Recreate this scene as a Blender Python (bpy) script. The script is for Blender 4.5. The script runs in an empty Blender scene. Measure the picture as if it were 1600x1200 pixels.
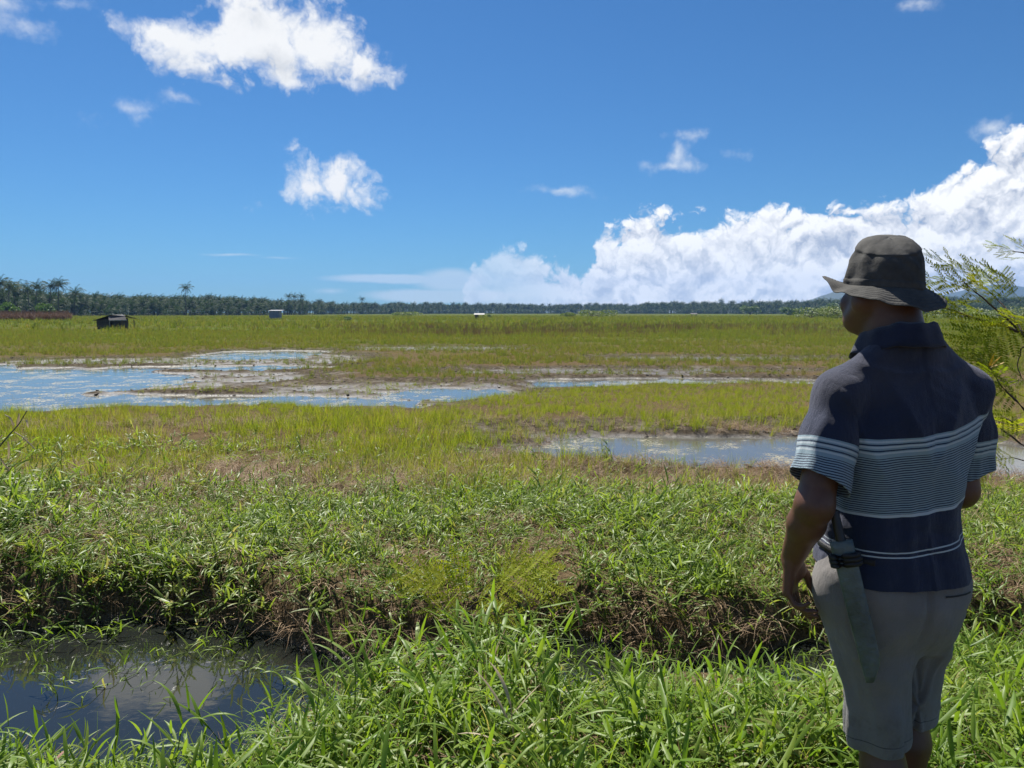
import bpy, bmesh, math, random
import numpy as np
from mathutils import Vector, Matrix, Euler

random.seed(7)
rng = np.random.default_rng(11)
SC = bpy.context.scene
COL = SC.collection
R = math.radians

# ------------------------------------------------------------------ camera
CAM_H = 1.536
PITCH = R(5.33)
cam_d = bpy.data.cameras.new('camera')
cam_d.sensor_width = 36.0
cam_d.lens = 27.0
cam_d.clip_start = 0.05
cam_d.clip_end = 60000.0
cam = bpy.data.objects.new('camera', cam_d)
COL.objects.link(cam)
cam.location = (0, 0, CAM_H)
cam.rotation_euler = (math.pi / 2 - PITCH, 0, 0)
SC.camera = cam

SUN_EL = R(57.0)
SUN_AZ = R(-24.0)      # measured from +Y (view direction), positive to the right


def pix_dir(px, py):
    """direction of a point of the photograph, world space, unnormalised"""
    a, b = (px - 800) / 1200.0, (600 - py) / 1200.0
    c, s = math.cos(PITCH), math.sin(PITCH)
    return Vector((a, c + b * s, -s + b * c))


def at(px, py, Y):
    """world point seen at (px,py) in the photo lying at world depth Y"""
    d = pix_dir(px, py)
    return Vector((0, 0, CAM_H)) + d * (Y / d.y)


# ------------------------------------------------------------------ node helper
class NT:
    def __init__(self, tree):
        self.t = tree
        self.n = tree.nodes
        self.l = tree.links

    def _in(self, sock, v):
        if v is None:
            return
        if isinstance(v, bpy.types.NodeSocket):
            self.l.new(v, sock)
        else:
            if hasattr(sock.default_value, '__len__') and not hasattr(v, '__len__'):
                v = (v,) * len(sock.default_value)
            if hasattr(sock.default_value, '__len__') and len(sock.default_value) == 4 and len(v) == 3:
                v = tuple(v) + (1.0,)
            sock.default_value = v

    def node(self, typ, **kw):
        nd = self.n.new(typ)
        ins = kw.pop('ins', {})
        for k, v in kw.items():
            setattr(nd, k, v)
        for k, v in ins.items():
            self._in(nd.inputs[k], v)
        return nd

    def m(self, op, a, b=None, c=None, clamp=False):
        nd = self.n.new('ShaderNodeMath')
        nd.operation = op
        nd.use_clamp = clamp
        for i, v in enumerate((a, b, c)):
            self._in(nd.inputs[i], v)
        return nd.outputs[0]

    def v(self, op, a, b=None, c=None, scale=None):
        nd = self.n.new('ShaderNodeVectorMath')
        nd.operation = op
        for i, v in enumerate((a, b, c)):
            self._in(nd.inputs[i], v)
        if scale is not None:
            self._in(nd.inputs['Scale'], scale)
        return nd.outputs['Value'] if op in ('LENGTH', 'DISTANCE', 'DOT_PRODUCT') else nd.outputs[0]

    def mix(self, f, a, b, blend='MIX'):
        nd = self.n.new('ShaderNodeMix')
        nd.data_type = 'RGBA'
        nd.blend_type = blend
        self._in(nd.inputs[0], f)
        self._in(nd.inputs[6], a)
        self._in(nd.inputs[7], b)
        return nd.outputs[2]

    def remap(self, x, a, b, c=0.0, d=1.0, smooth=False):
        nd = self.n.new('ShaderNodeMapRange')
        nd.interpolation_type = 'SMOOTHSTEP' if smooth else 'LINEAR'
        for i, v in enumerate((x, a, b, c, d)):
            self._in(nd.inputs[i], v)
        return nd.outputs[0]

    def noise(self, vec, scale, detail=4, rough=0.5, dist=0.0, lac=2.0, color=False):
        nd = self.n.new('ShaderNodeTexNoise')
        self._in(nd.inputs['Vector'], vec)
        self._in(nd.inputs['Scale'], scale)
        self._in(nd.inputs['Detail'], detail)
        self._in(nd.inputs['Roughness'], rough)
        self._in(nd.inputs['Lacunarity'], lac)
        self._in(nd.inputs['Distortion'], dist)
        return nd.outputs['Color' if color else 'Fac']

    def ramp(self, fac, stops, interp='LINEAR'):
        nd = self.n.new('ShaderNodeValToRGB')
        cr = nd.color_ramp
        cr.interpolation = interp
        while len(cr.elements) < len(stops):
            cr.elements.new(0.5)
        for e, (p, c) in zip(cr.elements, stops):
            e.position = p
            e.color = tuple(c) + (1.0,) if len(c) == 3 else c
        self._in(nd.inputs[0], fac)
        return nd.outputs[0]


# ------------------------------------------------------------------ world: sky and clouds
def azel(px, py):
    d = pix_dir(px, py).normalized()
    return math.atan2(d.x, d.y), math.asin(d.z)


def build_world():
    w = bpy.data.worlds.new('World')
    SC.world = w
    w.use_nodes = True
    t = NT(w.node_tree)
    w.node_tree.nodes.clear()
    out = t.node('ShaderNodeOutputWorld')
    sky = t.node('ShaderNodeTexSky', sky_type='NISHITA', sun_disc=False)
    sky.sun_elevation = SUN_EL
    sky.sun_rotation = SUN_AZ
    sky.air_density = 1.0
    sky.dust_density = 0.15
    sky.ozone_density = 5.0
    sky.altitude = 0
    STR = 0.050

    co = t.node('ShaderNodeTexCoord').outputs['Generated']
    sep = t.node('ShaderNodeSeparateXYZ', ins={0: co})
    az = t.m('ARCTAN2', sep.outputs[0], sep.outputs[1])
    el = t.m('ARCSINE', sep.outputs[2])
    uv = t.node('ShaderNodeCombineXYZ', ins={0: az, 1: el, 2: 0.0}).outputs[0]

    # cloud masses: photo centre (x, y) and radii in photo pixels
    left = [
        (250, 48, 62, 24), (340, 66, 90, 46), (420, 66, 95, 68), (500, 70, 86, 56), (556, 84, 40, 36), (528, 120, 36, 18),
        (390, -5, 75, 55), (495, 18, 26, 28), (440, 122, 62, 26),
        (200, -150, 120, 66), (90, -75, 80, 32), (330, -100, 60, 30),
        (492, 297, 66, 36), (526, 286, 60, 44), (566, 302, 42, 28), (440, 306, 18, 12),
    ]
    thin_l = [(205, 170, 40, 18), (226, 188, 26, 10), (280, 148, 26, 8), (40, 38, 46, 18), (95, 4, 50, 11), (10, 8, 36, 18), (160, 192, 10, 5)]
    thin_r = [(1066, 214, 28, 9), (1060, 236, 15, 24), (1050, 259, 30, 8), (873, 304, 38, 7), (1445, 8, 34, 13), (1553, 203, 22, 11), (1150, 245, 12, 5)]
    veil = [(615, 436, 115, 8), (705, 438, 60, 20), (690, 462, 130, 12), (360, 398, 42, 2.2), (435, 403, 26, 2.0), (515, 455, 22, 4)]

    def conv(L):
        o = []
        for (x, y, rx, ry) in L:
            a, e = azel(x, y)
            o.append((a, e, abs(azel(x + rx, y)[0] - azel(x - rx, y)[0]) / 2, abs(azel(x, y - ry)[1] - azel(x, y + ry)[1]) / 2))
        return o

    def blobs(L, p):
        f = None
        for (a, e, ra, re) in conv(L):
            d = t.v('LENGTH', t.v('MULTIPLY_ADD', p, (1 / ra, 1 / re, 0), (-a / ra, -e / re, 0)))
            k = min(re, ra) * 0.75 + 0.25 * max(re, ra)
            s = t.m('MULTIPLY_ADD', d, -k, k)
            f = s if f is None else t.m('SMOOTH_MAX', f, s, 0.006)
        return f

    # shared noises in direction space
    wn = t.noise(co, 11.0, 5, 0.6, color=True)
    warp = t.v('MULTIPLY', t.v('SUBTRACT', wn, (0.5, 0.5, 0.5)), (0.085, 0.070, 0.0))
    flat = t.v('ADD', uv, warp)

    def fbm(off, scale, detail, rough):
        nd = t.n.new('ShaderNodeTexNoise')
        t._in(nd.inputs['Vector'], t.v('ADD', co, off) if off else co)
        nd.inputs['Scale'].default_value = scale
        nd.inputs['Detail'].default_value = detail
        nd.inputs['Roughness'].default_value = rough
        return nd.outputs['Fac']

    up = (-0.004, 0.012, 0.0)
    up3 = (-0.004, 0.000, 0.012)

    def puff(off):
        # rounded heads: absolute value of several octaves of noise
        c = t.v('ADD', co, off) if off else co
        c = t.v('ADD', c, t.v('SCALE', t.v('SUBTRACT', wn, (0.5, 0.5, 0.5)), scale=0.10))
        s = None
        for sc, am in ((13.0, 1.0), (29.0, 0.55), (64.0, 0.30), (140.0, 0.16)):
            n = t.noise(c, sc, 0, 0.5)
            b = t.m('ABSOLUTE', t.m('MULTIPLY_ADD', n, 2.0 * am, -am))
            s = b if s is None else t.m('ADD', s, b)
        return s                      # about 0.2 .. 1.0

    P0, P1 = puff(None), puff(up3)
    soft = t.m('SUBTRACT', t.noise(co, 24.0, 7, 0.62), 0.5)

    def shade(F0, F1, base, gain, lowhaze=True, dark=(4.6, 5.1, 6.1)):
        lit = t.m('ADD', base, t.m('MULTIPLY', t.m('SUBTRACT', F0, F1), gain))
        lit = t.remap(lit, 0.0, 1.0, 0.0, 1.0, smooth=True)
        c = t.mix(lit, dark, (9.5, 9.6, 9.7))
        if lowhaze:
            c = t.mix(t.remap(el, 0.0, 0.16, 0.72, 0.0, smooth=True), c, (6.9, 8.0, 8.9))
        return c

    def bg(c):
        b = t.node('ShaderNodeBackground', ins={0: c, 1: STR})
        return b.outputs[0]

    def sel(f, a, b):
        nd = t.node('ShaderNodeMixShader')
        t._in(nd.inputs[0], f)
        t.l.new(a, nd.inputs[1])
        t.l.new(b, nd.inputs[2])
        return nd.outputs[0]

    skyc = t.mix(1.0, sky.outputs[0], (0.35, 0.65, 0.89), 'MULTIPLY')
    thick = t.m('MULTIPLY', t.m('SUBTRACT', P0, 0.42), 0.085)
    thick1 = t.m('MULTIPLY', t.m('SUBTRACT', P1, 0.42), 0.085)
    fuzz = t.m('MULTIPLY', soft, 0.040)

    # --- branch: scattered cumulus high on the left
    f0 = t.m('ADD', blobs(left, flat), t.m('ADD', t.m('MULTIPLY', thick, 0.45), fuzz))
    f1 = t.m('ADD', blobs(left[:9] + left[12:15], t.v('ADD', flat, tuple(2.2 * k for k in up))), t.m('MULTIPLY', thick1, 0.5))
    base = t.m('MULTIPLY_ADD', t.m('MAXIMUM', f1, 0.0), -9.0, 1.05)
    cl = shade(f0, t.m('ADD', f1, fuzz), base, 5.0, False, (5.6, 6.0, 6.6))
    al = t.remap(f0, -0.006, 0.026, 0.0, 1.0, smooth=True)
    tl = t.remap(t.m('ADD', blobs(thin_l, t.v('ADD', uv, t.v('SCALE', warp, scale=0.7))), t.m('MULTIPLY', soft, 0.07)), -0.006, 0.030, 0.0, 0.7, smooth=True)
    left_sh = bg(t.mix(al, t.mix(tl, skyc, (8.6, 9.0, 9.5)), cl))

    # --- branch: thin scraps on the right
    tr = t.remap(t.m('ADD', blobs(thin_r, t.v('ADD', uv, t.v('SCALE', warp, scale=0.6))), t.m('MULTIPLY', soft, 0.06)), -0.006, 0.024, 0.0, 0.8, smooth=True)
    right_sh = bg(t.mix(tr, skyc, (8.8, 9.2, 9.6)))

    # --- branch: cloud bank standing on the horizon, its top line by azimuth (all round)
    prof = [(-179, .05), (-160, .09), (-140, .05), (-120, .07), (-100, .03), (-80, .05), (-62, .01), (-45, -.012), (-15, -.012)]
    prof += [(math.degrees(azel(x, y)[0]), azel(x, y)[1]) for x, y in (
        (690, 492), (715, 478), (728, 430), (742, 394), (770, 386), (796, 376), (822, 382), (846, 404), (862, 424), (880, 410), (900, 408), (918, 430), (930, 392), (945, 366), (985, 362), (1005, 350), (1035, 338),
        (1065, 366), (1095, 350), (1120, 330), (1165, 326), (1195, 334), (1225, 358), (1262, 352), (1284, 316), (1304, 306), (1326, 320), (1350, 338),
        (1395, 322), (1440, 318), (1475, 296), (1510, 262), (1540, 240), (1560, 218), (1600, 212), (1660, 230))]
    prof += [(42, .15), (50, .19), (62, .1), (78, .12), (95, .05), (115, .08), (135, .04), (160, .07), (179, .05)]
    cu = t.node('ShaderNodeFloatCurve')
    cm = cu.mapping
    cm.use_clip = False
    cv = cm.curves[0]
    while len(cv.points) < len(prof):
        cv.points.new(0.5, 0.5)
    LO, HI = -0.03, 0.30
    for p, (a, e) in zip(sorted(cv.points, key=lambda q: q.location[0]), prof):
        p.location = ((a + 180) / 360.0, (e - LO) / (HI - LO))
        p.handle_type = 'VECTOR'
    cm.update()
    fs = t.node('ShaderNodeSeparateXYZ', ins={0: t.v('ADD', uv, t.v('SCALE', warp, scale=0.45))})
    t._in(cu.inputs['Value'], t.m('MULTIPLY_ADD', fs.outputs[0], 1 / (2 * math.pi), 0.5))
    top = t.m('MULTIPLY_ADD', cu.outputs[0], HI - LO, LO)
    d0 = t.m('SUBTRACT', top, fs.outputs[1])
    g0 = t.m('ADD', t.m('MULTIPLY', d0, 0.9), t.m('ADD', t.m('MULTIPLY', thick, 0.55), t.m('MULTIPLY', soft, 0.016)))
    ab = t.remap(g0, -0.004, 0.010, 0.0, 1.0, smooth=True)
    big = t.m('SUBTRACT', t.noise(t.v('ADD', co, t.v('SCALE', warp, scale=1.2)), 16.0, 4, 0.55), 0.5)
    base = t.m('ADD', t.m('MULTIPLY_ADD', d0, -4.6, 1.05), t.m('MULTIPLY', big, 2.0))
    slope = t.m('SUBTRACT', P0, P1)
    litb = t.remap(t.m('MULTIPLY_ADD', slope, 3.6, base), -0.75, 1.45)
    cb = t.mix(litb, (4.4, 5.0, 6.2), (11.2, 11.2, 11.1))
    # far cloud is seen through more air towards the horizon and towards the left
    hzf = t.m('ADD', t.remap(el, 0.0, 0.12, 0.35, 0.0, smooth=True), t.remap(az, 0.02, 0.16, 0.40, 0.0, smooth=True), clamp=True)
    cb = t.mix(t.m('MULTIPLY', hzf, 0.9), cb, (7.9, 8.9, 9.8))
    vn = t.m('MULTIPLY', soft, 0.012)
    av = t.remap(t.m('ADD', blobs(veil, t.v('ADD', uv, t.v('SCALE', warp, scale=0.12))), vn), -0.004, 0.012, 0.0, 0.6, smooth=True)
    hz = t.remap(el, -0.004, 0.002, smooth=True)
    low_sh = bg(t.mix(t.m('MULTIPLY', t.m('MULTIPLY', ab, hz), t.remap(az, -0.05, 0.10, 0.55, 1.0, smooth=True)), t.mix(tr, t.mix(av, skyc, (7.6, 8.4, 9.0)), (8.8, 9.2, 9.6)), cb))

    # --- branch: the same broken cumulus everywhere else
    pl = t.v('MULTIPLY', co, (1, 1, 1.6))
    cov = t.m('SUBTRACT', t.noise(pl, 2.6, 3, 0.5), 0.60)
    h0 = t.m('ADD', t.m('MULTIPLY', cov, 0.35), t.m('ADD', t.m('MULTIPLY', thick, 0.55), fuzz))
    ao = t.remap(h0, -0.002, 0.03, 0.0, 1.0, smooth=True)
    co_c = t.mix(t.remap(h0, 0.0, 0.12, 1.0, 0.35, smooth=True), (5.6, 6.0, 6.6), (9.5, 9.6, 9.7))
    else_sh = bg(t.mix(ao, skyc, co_c))

    def inside(a0, a1, e0, e1):
        m1 = t.m('MULTIPLY', t.m('GREATER_THAN', az, a0), t.m('LESS_THAN', az, a1))
        m2 = t.m('MULTIPLY', t.m('GREATER_THAN', el, e0), t.m('LESS_THAN', el, e1))
        return t.m('MULTIPLY', m1, m2)

    plain = bg(skyc)
    s = sel(inside(-0.72, 0.72, 0.0, 0.72), else_sh, plain)
    s = sel(inside(-0.05, 0.72, 0.14, 0.50), s, right_sh)
    s = sel(inside(-0.72, -0.08, 0.09, 0.72), s, left_sh)
    m_low = t.m('MAXIMUM', inside(-0.12, 0.46, -0.01, 0.148), t.m('MAXIMUM', inside(0.35, 3.2, -0.01, 0.24), inside(-3.2, -0.05, -0.01, 0.085)))
    s = sel(m_low, s, low_sh)
    s = sel(t.m('LESS_THAN', el, -0.01), s, plain)
    t.l.new(s, out.inputs[0])
    w.cycles.sampling_method = 'MANUAL'
    w.cycles.sample_map_resolution = 512


build_world()

# ------------------------------------------------------------------ sun
sd = bpy.data.lights.new('sun', 'SUN')
sd.energy = 5.0
sd.angle = R(0.55)
sd.color = (1.0, 0.955, 0.88)
sun = bpy.data.objects.new('sun', sd)
COL.objects.link(sun)
sv = Vector((math.sin(SUN_AZ) * math.cos(SUN_EL), math.cos(SUN_AZ) * math.cos(SUN_EL), math.sin(SUN_EL)))
sun.rotation_euler = sv.to_track_quat('Z', 'Y').to_euler()
sun.location = sv * 50

vs = SC.view_settings
vs.view_transform = 'Standard'
vs.look = 'None'
vs.exposure = 1.02
vs.gamma = 1.0
vs.use_curve_mapping = False
SC.cycles.max_bounces = 5
SC.cycles.diffuse_bounces = 2
SC.cycles.glossy_bounces = 3
SC.cycles.transmission_bounces = 4
SC.cycles.transparent_max_bounces = 8
SC.cycles.use_denoising = True

# ================================================================== helpers
def tag(o, label=None, cat=None, group=None, kind=None):
    if label: o['label'] = label
    if cat: o['category'] = cat
    if group: o['group'] = group
    if kind: o['kind'] = kind
    return o


def empty(name, loc=(0, 0, 0), rz=0.0):
    o = bpy.data.objects.new(name, None)
    o.empty_display_size = 0.1
    COL.objects.link(o)
    o.location = loc
    o.rotation_euler = (0, 0, rz)
    return o


def mesh_obj(name, verts, faces, mat=None, parent=None, smooth=True, attrs=None, link=True):
    me = bpy.data.meshes.new(name)
    me.from_pydata([tuple(v) for v in verts] if not isinstance(verts, np.ndarray) else verts.tolist(), [],
                   faces if not isinstance(faces, np.ndarray) else faces.tolist())
    if smooth:
        me.polygons.foreach_set('use_smooth', np.ones(len(me.polygons), bool))
    for k, arr in (attrs or {}).items():
        a = me.attributes.new(k, 'FLOAT', 'POINT')
        a.data.foreach_set('value', np.asarray(arr, np.float32))
    me.update()
    o = bpy.data.objects.new(name, me)
    if mat:
        me.materials.append(mat)
    if link:
        COL.objects.link(o)
    if parent is not None:
        o.parent = parent
    return o


def copy_part(o, parent):
    c = o.copy()
    COL.objects.link(c)
    c.parent = parent
    return c


def mat_new(name):
    m = bpy.data.materials.new(name)
    m.use_nodes = True
    t = NT(m.node_tree)
    bsdf = m.node_tree.nodes['Principled BSDF']
    return m, t, bsdf


def simple_mat(name, col, rough=0.6, var=0.25, scale=12.0, bump=0.0, bscale=60.0, metal=0.0, spec=0.5, sheen=0.0):
    m, t, b = mat_new(name)
    co = t.node('ShaderNodeTexCoord').outputs['Object']
    n = t.noise(co, scale, 6, 0.6)
    c = t.mix(t.remap(n, 0.3, 0.7), tuple(k * (1 - var) for k in col), tuple(min(1, k * (1 + var)) for k in col))
    t._in(b.inputs['Base Color'], c)
    b.inputs['Roughness'].default_value = rough
    b.inputs['Metallic'].default_value = metal
    b.inputs['Specular IOR Level'].default_value = spec
    if sheen:
        b.inputs['Sheen Weight'].default_value = sheen
        b.inputs['Sheen Roughness'].default_value = 0.4
    if bump:
        bp = t.node('ShaderNodeBump', ins={'Strength': bump, 'Distance': 0.01, 'Height': t.noise(co, bscale, 5, 0.6)})
        t._in(b.inputs['Normal'], bp.outputs[0])
    return m


# numpy value noise -------------------------------------------------
def _hash(ix, iy, iz):
    h = (ix.astype(np.int64) * 374761393 + iy.astype(np.int64) * 668265263 + iz.astype(np.int64) * 2147483647) & 0xFFFFFFFF
    h = ((h ^ (h >> 13)) * 1274126177) & 0xFFFFFFFF
    h = h ^ (h >> 16)
    return (h & 0xFFFFFF).astype(np.float32) / 16777215.0


def vnoise(x, y, z=None):
    x = np.asarray(x, np.float32); y = np.asarray(y, np.float32)
    z = np.zeros_like(x) if z is None else np.asarray(z, np.float32)
    ix, iy, iz = np.floor(x), np.floor(y), np.floor(z)
    fx, fy, fz = x - ix, y - iy, z - iz
    fx = fx * fx * (3 - 2 * fx); fy = fy * fy * (3 - 2 * fy); fz = fz * fz * (3 - 2 * fz)
    r = 0
    for a in (0, 1):
        for b in (0, 1):
            for c in (0, 1):
                w = (fx if a else 1 - fx) * (fy if b else 1 - fy) * (fz if c else 1 - fz)
                r = r + w * _hash(ix + a, iy + b, iz + c)
    return r * 2 - 1


def fbm(x, y, z=None, oct=4, rough=0.5):
    s, a, f, n = 0, 1.0, 1.0, 0.0
    for k in range(oct):
        s = s + a * vnoise(np.asarray(x) * f + 17.3 * k, np.asarray(y) * f + 5.1 * k, None if z is None else np.asarray(z) * f + 3.7 * k)
        n += a
        a *= rough
        f *= 2.03
    return s / n


def sstep(a, b, x):
    t = np.clip((x - a) / (b - a), 0, 1)
    return t * t * (3 - 2 * t)


# ================================================================== the ground
WATER_Z = -0.38
PONDS = [  # cx, cy, rx, ry of flooded hollows, metres
    (-16.0, 20.0, 6.3, 6.6), (-8.6, 16.3, 6.2, 1.5), (-9.8, 26.2, 4.0, 1.3), (-11.2, 34.8, 3.0, 3.6), (-14, 15.4, 6, 1.6),
    (-1.5, 17.9, 1.1, 1.4), (-3.6, 15.6, 1.6, 0.6),
    (5.4, 21.0, 4.6, 1.35), (9.5, 20.6, 3.0, 1.2), (1.9, 20.0, 1.0, 0.7),
    (4.3, 10.3, 3.7, 1.35), (1.7, 10.6, 0.9, 0.8), (8.0, 9.6, 3.0, 1.0), (-24, 24, 8, 5),
]
FLATS = [  # bare mud
    (-3.2, 18.2, 3.4, 3.0), (3.5, 24.5, 6.5, 1.6), (-9.0, 21.5, 3.4, 3.2), (-9.5, 31, 4.0, 4.0), (1.0, 11.6, 1.5, 1.1), (6.2, 12.2, 3.0, 0.7),
    (3.6, 8.4, 3.4, 0.8), (-14.5, 29.5, 6, 2.2), (0.8, 19.8, 2.2, 1.0), (-4, 40, 5, 3), (8, 31, 6, 2),
]


def ell(L, x, y, k=1.0):
    d = np.full(np.shape(x), -1e3, np.float32)
    for (cx, cy, rx, ry) in L:
        q = np.sqrt(((x - cx) / rx) ** 2 + ((y - cy) / ry) ** 2)
        d = np.maximum(d, (1 - q) * (0.6 * min(rx, ry) + 0.4 * max(rx, ry)) * k)
    return d


def pond_sdf(x, y):
    """metres inside a pond (positive) or away from it"""
    wx = x + 1.1 * fbm(x * 0.45, y * 0.45, oct=3) + 0.35 * fbm(x * 2.1, y * 2.1, oct=3)
    wy = y + 0.55 * fbm(x * 0.6 + 40, y * 0.6, oct=3) + 0.2 * fbm(x * 2.6 + 9, y * 2.6, oct=2)
    return ell(PONDS, wx, wy) + 0.62 * fbm(x * 1.25, y * 1.7, oct=5, rough=0.6)


def flat_sdf(x, y):
    wx = x + 1.2 * fbm(x * 0.5 + 70, y * 0.5, oct=3)
    wy = y + 0.6 * fbm(x * 0.6 + 90, y * 0.6, oct=3)
    return ell(FLATS, wx, wy) + 0.5 * fbm(x * 1.3 + 3, y * 1.7, oct=3)


def ditch(x, y):
    """signed distance-like: centre line and half width of the ditch in front of the camera"""
    yc = 3.80 + 0.10 * np.sin(x * 1.1 + 0.4) + 0.14 * vnoise(x * 0.9, x * 0 + 2.2) + 0.06 * np.maximum(x, 0) + 0.07 * vnoise(x * 2.9, x * 0 + 5.0)
    w = 0.20 + 0.50 * sstep(-0.75, -1.7, x) - 0.12 * sstep(-2.3, -3.2, x) + 0.12 * vnoise(x * 2.3, x * 0 + 8.0) + 0.05 * vnoise(x * 6.0, x * 0 + 3.0)
    return y - yc, w


def ground_z(x, y):
    x = np.asarray(x, np.float32); y = np.asarray(y, np.float32)
    near = 0.0 + 0.03 * fbm(x * 1.2, y * 1.2, oct=3) - 0.27 * sstep(1.7, 2.9, y) * sstep(-0.2, -1.3, x) - 0.15 * sstep(2.6, 3.3, y) * sstep(-0.1, 0.4, x)
    far = -0.10 - 0.17 * sstep(4.6, 9.5, y) + 0.05 * fbm(x * 0.8, y * 0.8, oct=4) + 0.025 * fbm(x * 3.5, y * 3.5, oct=3)
    far = far + 0.12 * np.exp(-((x + 4.2) ** 2 / 1.2 + (y - 5.4) ** 2 / 0.5))
    far = far + 0.20 * sstep(45, 160, np.hypot(x, y))
    # soft mud clods round the water
    fl = sstep(-0.6, 0.8, flat_sdf(x, y)) * sstep(6, 8, y)
    far = far * (1 - fl) + fl * (-0.355 + 0.05 * fbm(x * 2.2, y * 2.2, oct=4, rough=0.6))
    p = sstep(-0.55, 0.55, pond_sdf(x, y)) * sstep(6, 7.5, y) * sstep(60, 50, y)
    far = far * (1 - p) + p * (-0.46 + 0.035 * fbm(x * 2.5, y * 2.5, oct=3))
    s, w = ditch(x, y)
    side = sstep(-0.2, 0.2, s)
    z = near * (1 - side) + far * side
    # the ditch itself, steeper on the far side
    prof = np.where(s > 0, sstep(w + 0.46, w - 0.16, s), sstep(w + 0.34, w - 0.20, -s))
    ragged = 0.06 * fbm(x * 4, y * 4, oct=3)
    z = z * (1 - prof) + prof * (-0.72 + ragged)
    return z


def build_ground():
    th = np.concatenate([np.linspace(-180, -62, 40, endpoint=False), np.linspace(-62, 62, 520, endpoint=False), np.linspace(62, 180, 40, endpoint=False)])
    th = np.radians(th)
    r = np.concatenate([[0.02], np.geomspace(0.4, 2.5, 16, endpoint=False), np.geomspace(2.5, 60, 330, endpoint=False), np.geomspace(60, 600, 50, endpoint=False), np.geomspace(600, 4300, 14)])
    T, RR = np.meshgrid(th, r)
    X = (np.sin(T) * RR).astype(np.float32)
    Y = (np.cos(T) * RR).astype(np.float32)
    Z = ground_z(X, Y)
    nt, nr = len(th), len(r)
    V = np.stack([X, Y, Z], -1).reshape(-1, 3)
    i = np.arange(nr - 1)[:, None] * nt
    j = np.arange(nt)[None, :]
    j2 = (j + 1) % nt
    F = np.stack([i + j, i + j2, i + nt + j2, i + nt + j], -1).reshape(-1, 4)[:, ::-1]
    ps = pond_sdf(X, Y).reshape(-1)
    fs = flat_sdf(X, Y).reshape(-1)
    m, t, b = mat_new('ground_soil')
    geo = t.node('ShaderNodeNewGeometry').outputs['Position']
    sp = t.node('ShaderNodeSeparateXYZ', ins={0: geo})
    dist = t.v('LENGTH', t.v('MULTIPLY', geo, (1, 1, 0)))
    mud_at = t.node('ShaderNodeAttribute', attribute_name='mud').outputs['Fac']
    n1 = t.noise(geo, 1.3, 8, 0.62)
    n2 = t.noise(geo, 9.0, 8, 0.65)
    n3 = t.noise(geo, 60.0, 4, 0.6)
    dry = t.ramp(n2, [(0.28, (0.028, 0.022, 0.016)), (0.47, (0.060, 0.049, 0.036)), (0.62, (0.105, 0.088, 0.066)), (0.8, (0.17, 0.150, 0.120))])
    pale = t.remap(n1, 0.52, 0.70, 0.0, 0.5, smooth=True)
    dry = t.mix(pale, dry, (0.22, 0.20, 0.17))
    soil = t.mix(n2, (0.020, 0.014, 0.009), (0.065, 0.046, 0.028))
    litter = t.mix(t.remap(n3, 0.35, 0.7), soil, (0.17, 0.125, 0.07))
    near = t.mix(mud_at, litter, dry)
    # far field: swathes of green and straw, stretched across the view by crop rows
    gs = t.v('MULTIPLY', geo, (0.020, 0.085, 0.0))
    f1 = t.noise(gs, 1.0, 6, 0.6, 0.6)
    f2 = t.noise(t.v('MULTIPLY', geo, (0.25, 0.6, 0.0)), 1.0, 6, 0.65)
    ff = t.m('ADD', t.m('MULTIPLY', f1, 0.6), t.m('MULTIPLY', f2, 0.4))
    field = t.ramp(ff, [(0.34, (0.060, 0.045, 0.024)), (0.44, (0.080, 0.078, 0.026)), (0.52, (0.068, 0.092, 0.022)), (0.62, (0.100, 0.115, 0.030)), (0.74, (0.13, 0.12, 0.055))])
    col = t.mix(t.remap(dist, 26, 70, smooth=True), near, field)
    # wet next to the water
    wet = t.remap(sp.outputs[2], WATER_Z + 0.0, WATER_Z + 0.055, 1.0, 0.0, smooth=True)
    wet = t.m('MULTIPLY', wet, t.remap(dist, 60, 90, 1.0, 0.0))
    col = t.mix(t.m('MULTIPLY', wet, 0.6), col, t.mix(1.0, col, (0.42, 0.40, 0.38), 'MULTIPLY'))
    t._in(b.inputs['Base Color'], col)
    t._in(b.inputs['Roughness'], t.m('MULTIPLY_ADD', wet, -0.55, 0.92))
    t._in(b.inputs['Specular IOR Level'], t.m('MULTIPLY', wet, 0.4))
    hgt = t.m('ADD', t.m('MULTIPLY', n2, 0.7), t.m('MULTIPLY', n3, 0.3))
    bp = t.node('ShaderNodeBump', ins={'Strength': 0.9, 'Distance': 0.05, 'Height': hgt})
    t._in(b.inputs['Normal'], bp.outputs[0])
    mud = sstep(-1.6, -0.2, np.maximum(ps, fs)) * (V[:, 1] > 6)
    o = mesh_obj('ground', V, F, m, attrs={'mud': mud})
    tag(o, kind='structure')
    return o


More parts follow.
